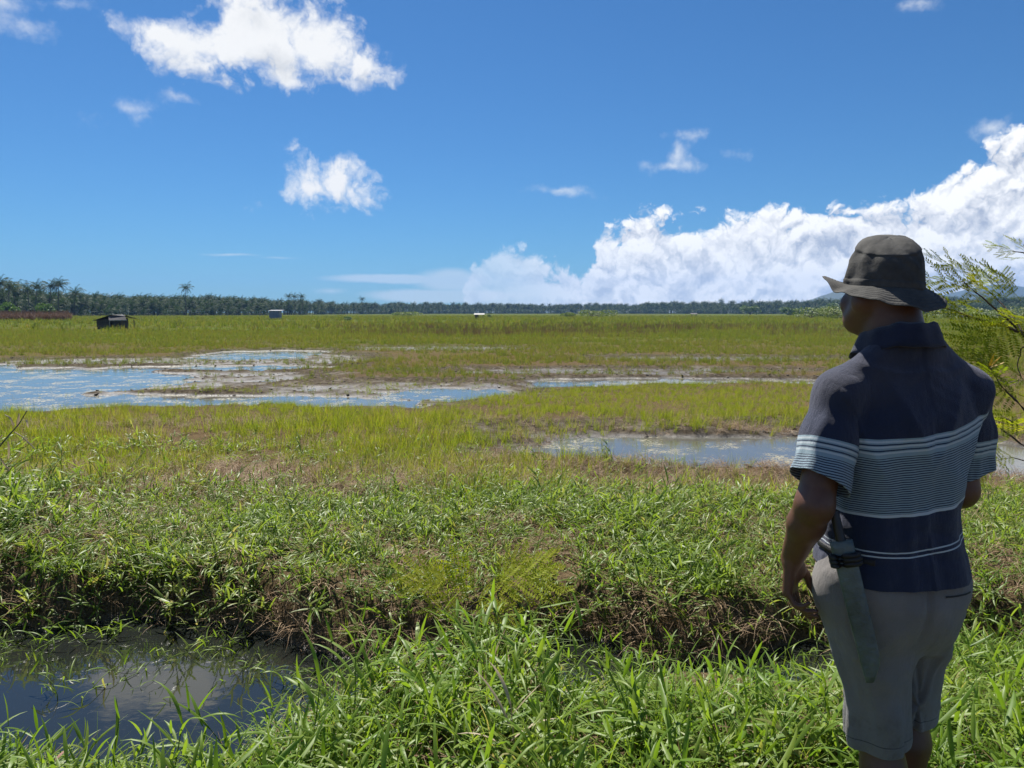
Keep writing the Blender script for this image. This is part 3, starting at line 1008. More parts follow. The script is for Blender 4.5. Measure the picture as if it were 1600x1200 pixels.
# ================================================================== the man
class Sdf:
    """signed distance field on a grid, extracted with surface nets"""
    def __init__(self, lo, hi, h):
        self.h = h
        self.lo = np.array(lo, np.float32)
        self.n = np.ceil((np.array(hi) - self.lo) / h).astype(int) + 1
        self.ax = [self.lo[i] + np.arange(self.n[i], dtype=np.float32) * h for i in range(3)]
        self.D = np.full(tuple(self.n), 0.2, np.float32)

    def block(self, lo, hi, m):
        sl = []
        for i in range(3):
            a = int(np.clip(np.floor((lo[i] - m - self.lo[i]) / self.h), 0, self.n[i]))
            b = int(np.clip(np.ceil((hi[i] + m - self.lo[i]) / self.h) + 1, 0, self.n[i]))
            sl.append(slice(a, b))
        X, Y, Z = np.meshgrid(*[self.ax[i][sl[i]] for i in range(3)], indexing='ij', sparse=True)
        return tuple(sl), X, Y, Z

    @staticmethod
    def smin(a, b, k):
        if k <= 0:
            return np.minimum(a, b)
        h = np.clip(0.5 + 0.5 * (b - a) / k, 0, 1)
        return b * (1 - h) + a * h - k * h * (1 - h)

    def add(self, sl, d, k, cut=False):
        if cut:
            self.D[sl] = -self.smin(-self.D[sl], d, k)
        else:
            self.D[sl] = self.smin(self.D[sl], d, k)

    def cone(self, a, b, ra, rb, k=0.02, flat=None, cut=False):
        """round cone between two joints; flat=(axis vector, factor) squeezes the cross-section"""
        a, b = np.array(a, np.float32), np.array(b, np.float32)
        m = max(ra, rb) * (1.0 if flat is None else max(1.0, 1.0 / flat[1])) + k + 0.02
        sl, X, Y, Z = self.block(np.minimum(a, b), np.maximum(a, b), m)
        ab = b - a
        px, py, pz = X - a[0], Y - a[1], Z - a[2]
        t = np.clip((px * ab[0] + py * ab[1] + pz * ab[2]) / float(ab @ ab), 0, 1)
        qx, qy, qz = px - t * ab[0], py - t * ab[1], pz - t * ab[2]
        if flat is not None:
            v = np.array(flat[0], np.float32); v /= np.linalg.norm(v)
            dv = (qx * v[0] + qy * v[1] + qz * v[2]) * (1 / flat[1] - 1)
            qx, qy, qz = qx + dv * v[0], qy + dv * v[1], qz + dv * v[2]
        d = np.sqrt(qx * qx + qy * qy + qz * qz) - (ra + (rb - ra) * t)
        self.add(sl, d, k, cut)

    def ell(self, c, r, k=0.02, rz=0.0, cut=False):
        m = max(r) + k + 0.02
        sl, X, Y, Z = self.block(np.array(c), np.array(c), m)
        x, y, z = X - c[0], Y - c[1], Z - c[2]
        if rz:
            x, y = x * math.cos(rz) + y * math.sin(rz), -x * math.sin(rz) + y * math.cos(rz)
        q = np.sqrt((x / r[0]) ** 2 + (y / r[1]) ** 2 + (z / r[2]) ** 2)
        q2 = np.sqrt((x / r[0] ** 2) ** 2 + (y / r[1] ** 2) ** 2 + (z / r[2] ** 2) ** 2)
        d = q * (q - 1) / np.maximum(q2, 1e-6)
        self.add(sl, d.astype(np.float32), k, cut)

    def stack(self, rings, k=0.02, power=2.3):
        """upright body from level cross-sections: (z, cx, cy, rx, ry)"""
        r = np.array(sorted(rings), np.float32)
        sl, X, Y, Z = self.block((r[:, 1] - r[:, 3]).min() * np.array([1, 0, 0]) + np.array([0, (r[:, 2] - r[:, 4]).min(), r[0, 0]]),
                                 np.array([(r[:, 1] + r[:, 3]).max(), (r[:, 2] + r[:, 4]).max(), r[-1, 0]]), 0.06)
        z = Z.ravel()
        # smooth interpolation of the ring values
        zz = np.linspace(r[0, 0], r[-1, 0], 200)
        cols = []
        for i in range(1, 5):
            v = np.interp(zz, r[:, 0], r[:, i])
            kk = np.ones(13) / 13
            v = np.convolve(np.pad(v, 6, mode='edge'), kk, 'valid')
            cols.append(np.interp(z, zz, v).astype(np.float32)[None, None, :])
        cx, cy, rx, ry = cols
        q = (np.abs((X - cx) / rx) ** power + np.abs((Y - cy) / ry) ** power) ** (1 / power)
        d = (q - 1) * np.minimum(rx, ry) * 0.95
        cap = np.maximum(r[0, 0] - Z, Z - r[-1, 0])
        d = np.maximum(d, cap)
        self.add(sl, d.astype(np.float32), k)

    def mesh(self):
        D = self.D
        h = self.h
        s = D < 0
        nx, ny, nz = D.shape
        cnt = np.zeros((nx - 1, ny - 1, nz - 1), np.uint8)
        for a in (0, 1):
            for b in (0, 1):
                for c in (0, 1):
                    cnt += s[a:nx - 1 + a, b:ny - 1 + b, c:nz - 1 + c]
        act = (cnt > 0) & (cnt < 8)
        ids = np.full(act.shape, -1, np.int64)
        I, J, K = np.nonzero(act)
        ids[I, J, K] = np.arange(len(I))
        P = np.zeros((len(I), 3)); N = np.zeros(len(I))
        cor = [(0, 0, 0), (1, 0, 0), (0, 1, 0), (1, 1, 0), (0, 0, 1), (1, 0, 1), (0, 1, 1), (1, 1, 1)]
        ed = [(0, 1), (2, 3), (4, 5), (6, 7), (0, 2), (1, 3), (4, 6), (5, 7), (0, 4), (1, 5), (2, 6), (3, 7)]
        val = [D[I + c[0], J + c[1], K + c[2]] for c in cor]
        for a, b in ed:
            va, vb = val[a], val[b]
            x = (va < 0) != (vb < 0)
            t = np.where(x, va / np.where(x, va - vb, 1), 0)
            ca, cb = np.array(cor[a]), np.array(cor[b])
            p = ca[None] + t[:, None] * (cb - ca)[None]
            P[x] += p[x]; N[x] += 1
        P = (P / N[:, None] + np.stack([I, J, K], -1)) * h + self.lo
        Fs = []
        for ax in range(3):
            sa = [slice(None)] * 3; sb = [slice(None)] * 3
            sa[ax] = slice(0, -1); sb[ax] = slice(1, None)
            ch = s[tuple(sa)] != s[tuple(sb)]
            i, j, k = np.nonzero(ch)
            o1, o2 = [(1, 2), (2, 0), (0, 1)][ax]
            g = np.stack([i, j, k], -1)
            ok = (g[:, o1] > 0) & (g[:, o2] > 0) & (g[:, o1] < D.shape[o1] - 1) & (g[:, o2] < D.shape[o2] - 1)
            g = g[ok]
            e1 = np.zeros(3, int); e1[o1] = 1
            e2 = np.zeros(3, int); e2[o2] = 1
            q = np.stack([ids[tuple((g - e1 - e2).T)], ids[tuple((g - e2).T)], ids[tuple(g.T)], ids[tuple((g - e1).T)]], -1)
            inside = s[tuple(g.T)]
            q[~inside] = q[~inside][:, ::-1]
            Fs.append(q)
        F = np.concatenate(Fs)
        return P, F[(F >= 0).all(1)]


def relax(P, F, it=2, lam=0.5):
    e = np.concatenate([F[:, [0, 1]], F[:, [1, 2]], F[:, [2, 3]], F[:, [3, 0]]])
    e = np.concatenate([e, e[:, ::-1]])
    deg = np.bincount(e[:, 0], minlength=len(P)).astype(float)
    for _ in range(it):
        S = np.stack([np.bincount(e[:, 0], weights=P[e[:, 1], i], minlength=len(P)) for i in range(3)], -1)
        P = P + lam * (S / np.maximum(deg, 1)[:, None] - P)
    return P


def vnormals(P, F):
    n = np.cross(P[F[:, 2]] - P[F[:, 0]], P[F[:, 3]] - P[F[:, 1]])
    N = np.stack([sum(np.bincount(F[:, k], weights=n[:, i], minlength=len(P)) for k in range(4)) for i in range(3)], -1)
    return N / np.maximum(np.linalg.norm(N, axis=1, keepdims=True), 1e-12)


MAN_ROT = R(11.0)
# joints, man standing at the origin and facing +Y (his left is -X)
SH_L, EL_L, WR_L = (-0.186, -0.012, 1.330), (-0.262, -0.050, 1.066), (-0.258, 0.045, 0.900)
SH_R, EL_R, WR_R = (0.186, -0.010, 1.330), (0.208, 0.020, 1.066), (0.120, 0.215, 0.985)
HIP_L, KN_L, AN_L = (-0.088, 0.0, 0.86), (-0.020, -0.005, 0.46), (-0.030, -0.045, 0.085)
HIP_R, KN_R, AN_R = (0.088, 0.02, 0.86), (0.138, 0.100, 0.46), (0.140, 0.080, 0.085)
HEAD_YAW = R(-1)
HD = (-0.020, 0.050)          # how far the head is carried forward of the shoulders


def hand(S, W, fwd, palm, down, side):
    """palm and five bent fingers; fwd = index side, palm = the way the palm faces"""
    fwd, palm, down = [np.array(Vector(v).normalized()) for v in (fwd, palm, down)]
    W = np.array(W)
    for q in (-0.026, -0.009, 0.009, 0.026):
        S.cone(W + down * 0.012 + fwd * q * 0.75, W + down * 0.088 + fwd * q * 1.12 - palm * 0.002, 0.0155, 0.0125, 0.012)
    S.ell(W + down * 0.035 + fwd * 0.024 + palm * 0.012, (0.018, 0.018, 0.026), 0.014)      # ball of the thumb
    fin = [(0.0330, 0.043, 0.0086, 20), (0.0110, 0.047, 0.0088, 33), (-0.0110, 0.044, 0.0086, 42), (-0.0320, 0.035, 0.0078, 52)]
    for q, L, r, bend in fin:
        b = W + down * 0.084 + fwd * q
        ang = R(bend * 0.6)
        for m, (ll, add) in enumerate(((L, 0), (L * 0.64, bend * 1.15), (L * 0.5, bend * 0.8))):
            ang += R(add)
            d = down * math.cos(ang) + palm * math.sin(ang) + fwd * q * 0.6
            e = b + d / np.linalg.norm(d) * ll
            S.cone(b, e, r * (1 - 0.07 * m), r * (0.95 - 0.08 * m), 0.0025)
            b = e
    b = W + down * 0.022 + fwd * 0.030 + palm * 0.010
    for d, ll, r0, r1 in ((down * 0.75 + fwd * 0.55 + palm * 0.35, 0.040, 0.0125, 0.0105), (down * 0.92 + fwd * 0.12 + palm * 0.38, 0.030, 0.0105, 0.0095), (down * 0.85 - fwd * 0.10 + palm * 0.5, 0.022, 0.0095, 0.008)):
        e = b + d / np.linalg.norm(d) * ll
        S.cone(b, e, r0, r1, 0.006)
        b = e


def arm(S, sh, el, wr, sgn):
    sh, el, wr = map(np.array, (sh, el, wr))
    up = sh * 0.45 + el * 0.55
    S.cone(sh, up, 0.046, 0.046, 0.03)
    S.cone(up, el, 0.046, 0.043, 0.02)
    mid = el * 0.66 + wr * 0.34
    S.cone(el, mid, 0.043, 0.043, 0.02)
    S.cone(mid, wr, 0.043, 0.029, 0.02)
    S.ell(tuple(el + np.array([0, -0.012, 0.0])), (0.034, 0.034, 0.04), 0.02)


def build_body(parent):
    S = Sdf((-0.36, -0.22, -0.01), (0.33, 0.36, 1.74), 0.0040)
    # trunk, kept slim: it is clothed
    S.stack([(0.80, 0, 0.0, 0.13, 0.10), (0.92, 0, 0.0, 0.150, 0.105), (1.05, 0, 0.02, 0.150, 0.115), (1.22, 0, 0.0, 0.155, 0.105), (1.32, 0, -0.01, 0.145, 0.085), (1.38, 0, -0.015, 0.09, 0.055)], 0.03)
    S.cone(SH_L, SH_R, 0.036, 0.036, 0.03)
    S.cone((0, -0.015, 1.39), (-0.016, 0.030, 1.55), 0.070, 0.066, 0.04)
    S.cone((-0.004, 0.02, 1.43), (-0.022, 0.085, 1.515), 0.052, 0.042, 0.04)
    for sx in (-1, 1):
        S.cone((sx * 0.04, -0.025, 1.43), (sx * 0.15, -0.015, 1.345), 0.036, 0.030, 0.03)
    # head, turned to his left
    c, s = math.cos(HEAD_YAW), math.sin(HEAD_YAW)
    def H(x, y, z):
        return (x * c - y * s + HD[0], x * s + y * c + HD[1], z)
    S.ell(H(0, 0.0, 1.610), (0.0715, 0.0885, 0.0930), 0.02, HEAD_YAW)
    S.ell(H(0, 0.035, 1.565), (0.066, 0.072, 0.082), 0.03, HEAD_YAW)
    S.cone(H(-0.032, 0.052, 1.520), H(0.032, 0.052, 1.520), 0.036, 0.036, 0.025)
    S.ell(H(0, 0.082, 1.508), (0.026, 0.022, 0.022), 0.02, HEAD_YAW)
    for sx in (-1, 1):
        S.cone(H(sx * 0.062, -0.010, 1.560), H(sx * 0.040, 0.062, 1.512), 0.026, 0.024, 0.02)
        S.ell(H(sx * 0.047, 0.074, 1.560), (0.026, 0.022, 0.024), 0.02, HEAD_YAW)
        S.ell(H(sx * 0.077, -0.006, 1.570), (0.011, 0.021, 0.033), 0.006, HEAD_YAW + sx * -0.35)
        S.ell(H(sx * 0.032, 0.106, 1.602), (0.019, 0.015, 0.013), 0.012, HEAD_YAW, cut=True)
    S.cone(H(-0.034, 0.086, 1.618), H(0.034, 0.086, 1.618), 0.012, 0.012, 0.012)
    S.cone(H(0, 0.098, 1.608), H(0, 0.122, 1.573), 0.010, 0.0135, 0.012)
    for sx in (-1, 1):
        S.ell(H(sx * 0.013, 0.112, 1.569), (0.010, 0.012, 0.009), 0.006, HEAD_YAW)
    S.ell(H(0, 0.104, 1.545), (0.024, 0.010, 0.0065), 0.004, HEAD_YAW)
    S.ell(H(0, 0.102, 1.533), (0.022, 0.010, 0.0075), 0.004, HEAD_YAW)
    arm(S, SH_L, EL_L, WR_L, -1)
    arm(S, SH_R, EL_R, WR_R, 1)
    hand(S, WR_L, (0.72, 0.69, -0.05), (0.69, -0.72, 0.0), (0.02, 0.04, -1), -1)
    hand(S, WR_R, (-0.2, 0.3, 1), (-0.6, -1, 0), (-1, 0.55, -0.1), 1)
    for hp, kn, an in ((HIP_L, KN_L, AN_L), (HIP_R, KN_R, AN_R)):
        hp, kn, an = map(np.array, (hp, kn, an))
        S.cone(hp, kn, 0.088, 0.056, 0.03)
        calf = kn * 0.68 + an * 0.32 + np.array([0, -0.018, 0])
        S.cone(kn, calf, 0.054, 0.055, 0.02)
        S.cone(calf, an, 0.054, 0.036, 0.02)
        S.cone(an + [0, -0.022, -0.05], an + [0, 0.03, -0.045], 0.032, 0.036, 0.02)
        S.cone(an + [0, 0.02, -0.048], an + [0.0, 0.145, -0.062], 0.038, 0.030, 0.02, flat=((0, 0, 1), 0.8))
        for q in range(5):
            S.cone(an + [(-0.028 + 0.014 * q), 0.14, -0.066], an + [(-0.032 + 0.016 * q), 0.185 - 0.006 * abs(q - 2), -0.070], 0.011, 0.010, 0.004)
    P, F = S.mesh()
    P = relax(P, F, 2, 0.35)
    m, t, b = mat_new('skin')
    co = t.node('ShaderNodeTexCoord').outputs['Object']
    n = t.noise(co, 14, 6, 0.6)
    t._in(b.inputs['Base Color'], t.mix(t.remap(n, 0.3, 0.7), (0.085, 0.038, 0.021), (0.135, 0.062, 0.036)))
    b.inputs['Roughness'].default_value = 0.48
    b.inputs['Specular IOR Level'].default_value = 0.45
    bp = t.node('ShaderNodeBump', ins={'Strength': 0.25, 'Distance': 0.002, 'Height': t.noise(co, 380, 3, 0.6)})
    t._in(b.inputs['Normal'], bp.outputs[0])
    body = mesh_obj('body', P, F, m, parent)
    # hair: short cap under the hat, with an uneven hairline at the nape
    HS = Sdf((-0.16, -0.12, 1.45), (0.13, 0.20, 1.74), 0.005)
    HS.ell(H(0, -0.004, 1.613), (0.0735, 0.0905, 0.0945), 0.0, HEAD_YAW)
    P, F = HS.mesh()
    loc = (P - np.array([HD[0], HD[1], 0])) @ np.array([[c, -s, 0], [s, c, 0], [0, 0, 1]])
    line = 1.572 + 0.55 * np.maximum(0, loc[:, 1] - 0.0) - 0.25 * np.minimum(0, loc[:, 1] + 0.02) * 0 - 0.02 * (loc[:, 1] < -0.05) + 0.004 * fbm(P[:, 0] * 80, P[:, 1] * 80)
    keep = (P[:, 2] > line)[F].all(1)
    hair = mesh_obj('hair', P, F[keep], simple_mat('hair_black', (0.008, 0.007, 0.007), 0.7, 0.4, 60, 1.0, 300), body)
    # eyes
    for sx in (-1, 1):
        bm = bmesh.new()
        bmesh.ops.create_uvsphere(bm, u_segments=16, v_segments=10, radius=0.0115)
        me = bpy.data.meshes.new('eye'); bm.to_mesh(me); bm.free()
        me.materials.append(simple_mat('eye_white', (0.35, 0.30, 0.27), 0.2, 0.05))
        e = bpy.data.objects.new('eye', me); COL.objects.link(e); e.parent = body
        e.location = H(sx * 0.032, 0.084, 1.602)
    return body


def cut_open(o, planes):
    """planes: (point, normal, test) - removes what lies beyond the plane among the faces that pass the test"""
    bm = bmesh.new()
    bm.from_mesh(o.data)
    for p, n, test in planes:
        fs = [f for f in bm.faces if test(f.calc_center_median())]
        vs = {v for f in fs for v in f.verts}
        es = {e for f in fs for e in f.edges}
        bmesh.ops.bisect_plane(bm, geom=list(fs) + list(vs) + list(es), plane_co=p, plane_no=n, clear_outer=False)
        p, n = Vector(p), Vector(n)
        kill = [f for f in bm.faces if test(f.calc_center_median()) and (f.calc_center_median() - p).dot(n) > 0]
        bmesh.ops.delete(bm, geom=kill, context='FACES')
    bm.to_mesh(o.data)
    bm.free()


def solidify(o, t):
    md = o.modifiers.new('thickness', 'SOLIDIFY')
    md.thickness = t
    md.offset = -1


def build_shirt(parent):
    S = Sdf((-0.37, -0.24, 0.78), (0.37, 0.26, 1.53), 0.0045)
    S.stack([(0.79, 0, 0.004, 0.196, 0.168), (0.86, 0, 0.004, 0.192, 0.164), (0.94, 0, 0.010, 0.178, 0.152), (1.03, 0, 0.018, 0.170, 0.146), (1.13, 0, 0.012, 0.178, 0.140), (1.22, 0, 0.002, 0.190, 0.132),
             (1.28, 0, -0.006, 0.184, 0.120), (1.34, 0, -0.014, 0.155, 0.098), (1.39, 0, -0.020, 0.115, 0.072)], 0.04, 2.4)
    S.cone((0, -0.012, 1.40), (-0.008, 0.006, 1.50), 0.077, 0.073, 0.03)
    for sx, sh, el in ((-1, SH_L, EL_L), (1, SH_R, EL_R)):
        sh, el = np.array(sh), np.array(el)
        S.cone((sx * 0.045, -0.025, 1.445), (sx * 0.160, -0.015, 1.348), 0.044, 0.047, 0.04)
        S.cone(sh + [-sx * 0.022, 0, 0.004], sh + (el - sh) * 0.42, 0.060, 0.052, 0.03)
        S.ell(tuple(sh + [-sx * 0.006, 0, 0.0]), (0.056, 0.064, 0.056), 0.03)
    P, F = S.mesh()
    P = relax(P, F, 3, 0.5)
    N = vnormals(P, F)
    # folds: drape lines from the shoulder blades, bunching at the waist, pull at the armpits
    x, y, z = P[:, 0], P[:, 1], P[:, 2]
    seg = lambda a, b: np.clip(((P - a) @ (b - a)) / ((b - a) @ (b - a)), -0.3, 1.4)
    aL, bL, aR, bR = map(np.array, (SH_L, EL_L, SH_R, EL_R))
    tL, tR = seg(aL, bL), seg(aR, bR)
    dL = np.linalg.norm(P - (aL + tL[:, None] * (bL - aL)), axis=1)
    dR = np.linalg.norm(P - (aR + tR[:, None] * (bR - aR)), axis=1)
    ang = np.arctan2(x, -y)
    f = 0.0095 * fbm(ang * 3.0 + 0.5 * z, z * 2.0, oct=2) * sstep(1.35, 1.05, z)
    f += 0.0070 * fbm(x * 9 + 14 * (z - 1.1) * np.sign(x), z * 5 + 3, oct=3)
    f += 0.0085 * fbm(x * 5, z * 24 + 3 * x, oct=2) * np.exp(-((z - 0.97) / 0.07) ** 2)
    v = np.abs(np.sin((np.abs(x) * 26 + (1.42 - z) * 12)))
    f += 0.0080 * (1 - v) ** 1.5 * sstep(1.02, 1.2, z) * sstep(1.42, 1.3, z)
    P = P + N * f[:, None]
    P = relax(P, F, 1, 0.4)
    # pattern coordinate: height on the trunk, the bands rising towards his right
    tl = 0.145 * sstep(0.9, 1.15, z) + 0.12 * (1 - sstep(0.9, 1.15, z))
    coord = z - tl * x + 0.014 * (1 - (x / 0.18) ** 2) * (y < 0)
    m, t, b = mat_new('polo_knit')
    h = t.node('ShaderNodeAttribute', attribute_name='height').outputs['Fac']
    isl = t.node('ShaderNodeAttribute', attribute_name='sleeve').outputs['Fac']
    co = t.node('ShaderNodeTexCoord').outputs['Object']
    hn = t.m('MULTIPLY_ADD', t.noise(co, 7, 3, 0.5), 0.010, t.m('SUBTRACT', h, 0.005))
    navy = t.mix(t.remap(t.noise(co, 5, 5, 0.6), 0.3, 0.7), (0.010, 0.016, 0.038), (0.017, 0.024, 0.050))
    pale = (0.25, 0.345, 0.385)
    white = (0.47, 0.53, 0.55)

    def band(a, b_):
        return t.m('MULTIPLY', t.m('GREATER_THAN', hn, a), t.m('LESS_THAN', hn, b_))
    T = 1.258
    # shoulders paler: faded cloth, with sunlight painted into the colour
    lit_fade = t.m('MULTIPLY', t.remap(h, 1.30, 1.40, smooth=True), t.remap(t.noise(co, 6, 4, 0.6), 0.3, 0.7, 0.2, 0.6))
    c = t.mix(lit_fade, navy, (0.058, 0.056, 0.066))
    fine = t.m('FRACT', t.m('MULTIPLY', hn, 1 / 0.0058))
    finec = t.mix(t.m('GREATER_THAN', fine, 0.46), (0.022, 0.030, 0.055), pale)
    c = t.mix(band(1.066, T), c, finec)
    c = t.mix(band(T - 0.044, T), c, pale)
    for w0 in (0.004, 0.016, 0.030):
        c = t.mix(band(T - w0 - 0.0045, T - w0), c, white)
    for w0 in (0.0115, 0.0245):
        c = t.mix(band(T - w0 - 0.0035, T - w0), c, (0.03, 0.05, 0.085))
    c = t.mix(band(1.062, 1.069), c, white)
    nosl = t.m('SUBTRACT', 1.0, isl)
    c = t.mix(t.m('MULTIPLY', band(0.976, 0.9795), nosl), c, white)
    c = t.mix(t.m('MULTIPLY', band(0.9645, 0.968), nosl), c, white)
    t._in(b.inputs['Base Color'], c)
    b.inputs['Roughness'].default_value = 0.80
    b.inputs['Specular IOR Level'].default_value = 0.25
    b.inputs['Sheen Weight'].default_value = 0.25
    b.inputs['Sheen Roughness'].default_value = 0.45
    b.inputs['Sheen Tint'].default_value = (0.85, 0.85, 1.0, 1)
    wv = t.m('ADD', t.m('MULTIPLY', t.noise(co, 700, 2, 0.5), 0.4), t.m('MULTIPLY', t.noise(t.v('MULTIPLY', co, (1, 1, 0.35)), 26, 4, 0.55), 1.6))
    bp = t.node('ShaderNodeBump', ins={'Strength': 0.8, 'Distance': 0.008, 'Height': wv})
    t._in(b.inputs['Normal'], bp.outputs[0])
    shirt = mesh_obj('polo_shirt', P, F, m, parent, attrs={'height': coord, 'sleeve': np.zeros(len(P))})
    cut_open(shirt, [
        ((0, -0.02, 0.880), Vector((0.03, 0.10, -1)).normalized(), lambda q: q.z < 0.95),
        ((0, 0.0, 1.472), Vector((0, 0.30, 1)).normalized(), lambda q: q.z > 1.40),
    ])
    solidify(shirt, 0.0028)
    # sleeves, set in at the shoulder seam
    for sx, a0, b0 in ((-1, aL, bL), (1, aR, bR)):
        W = Sdf(np.minimum(a0, b0) - 0.13, np.maximum(a0, b0) + 0.13, 0.0042)
        hem = a0 + (b0 - a0) * 1.0
        W.cone(a0 + [-sx * 0.020, 0, 0.004], a0 + (b0 - a0) * 0.42, 0.0635, 0.066, 0.02)
        W.cone(a0 + (b0 - a0) * 0.42, hem + [sx * 0.010, 0.0, 0], 0.066, 0.090 if sx < 0 else 0.080, 0.03, flat=((1, 0.15, 0), 0.90))
        W.ell(tuple(a0 + [-sx * 0.006, 0, 0.0]), (0.0595, 0.067, 0.0595), 0.03)
        Pw, Fw = W.mesh()
        Pw = relax(Pw, Fw, 2, 0.5)
        Nw = vnormals(Pw, Fw)
        tt = ((Pw - a0) @ (b0 - a0)) / ((b0 - a0) @ (b0 - a0))
        an = np.arctan2(Pw[:, 1] - a0[1], (Pw[:, 0] - a0[0]) * sx)
        fw = 0.010 * fbm(an * 1.6 + 5 + sx, tt * 1.3, oct=3) * sstep(0.1, 0.7, tt)
        # one sharp fold running down the outside
        fw += 0.008 * np.exp(-((an - (-0.75 + 0.25 * tt)) / 0.16) ** 2) * sstep(0.05, 0.45, tt)
        Pw = Pw + Nw * fw[:, None]
        Pw = relax(Pw, Fw, 1, 0.3)
        hc = 1.258 + 0.112 - tt * 0.262
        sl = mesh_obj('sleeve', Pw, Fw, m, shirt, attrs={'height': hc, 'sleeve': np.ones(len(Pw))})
        ax = Vector(b0 - a0).normalized()
        cut_open(sl, [
            (tuple(a0 + (b0 - a0) * 0.80), (ax + Vector((sx * 0.30, -0.05, 0))).normalized(), lambda q: q.z < 1.28),
            (tuple(a0 + [-sx * 0.030, 0, 0.0]), Vector((-sx, 0, 0.10)).normalized(), lambda q: True),
        ])
        solidify(sl, 0.0025)
    # collar: stands up round the neck and folds over
    V, Fc = [], []
    prof = [(0.066, -0.018), (0.067, 0.008), (0.069, 0.026), (0.073, 0.033), (0.079, 0.030), (0.086, 0.012), (0.094, -0.012), (0.099, -0.026)]
    nseg = 72
    for i in range(nseg + 1):
        a = -math.pi / 2 + (i / nseg * 2 - 1) * R(166)
        fr = 0.5 + 0.5 * math.sin(a)                     # 1 at the front
        zc = 1.480 - 0.050 * fr ** 1.3
        wob = 0.002 * math.sin(5 * a) + 0.0015 * math.sin(11 * a + 1)
        for r, dz in prof:
            rr = r + wob * (r - 0.06) * 20 + 0.008
            V.append((rr * math.cos(a) * 1.02 - 0.008 - 0.06 * max(0, r - 0.066) * 0, rr * math.sin(a) * 1.03 + 0.004 + 0.012 * fr, zc + dz * (1 - 0.15 * fr) + wob))
    k = len(prof)
    for i in range(nseg):
        for j in range(k - 1):
            Fc.append((i * k + j, i * k + j + 1, (i + 1) * k + j + 1, (i + 1) * k + j))
    mc = simple_mat('collar_knit', (0.016, 0.021, 0.043), 0.85, 0.25, 20, 0.5, 500, spec=0.2, sheen=0.3)
    col = mesh_obj('collar', V, Fc, mc, shirt)
    solidify(col, 0.0025)
    return shirt


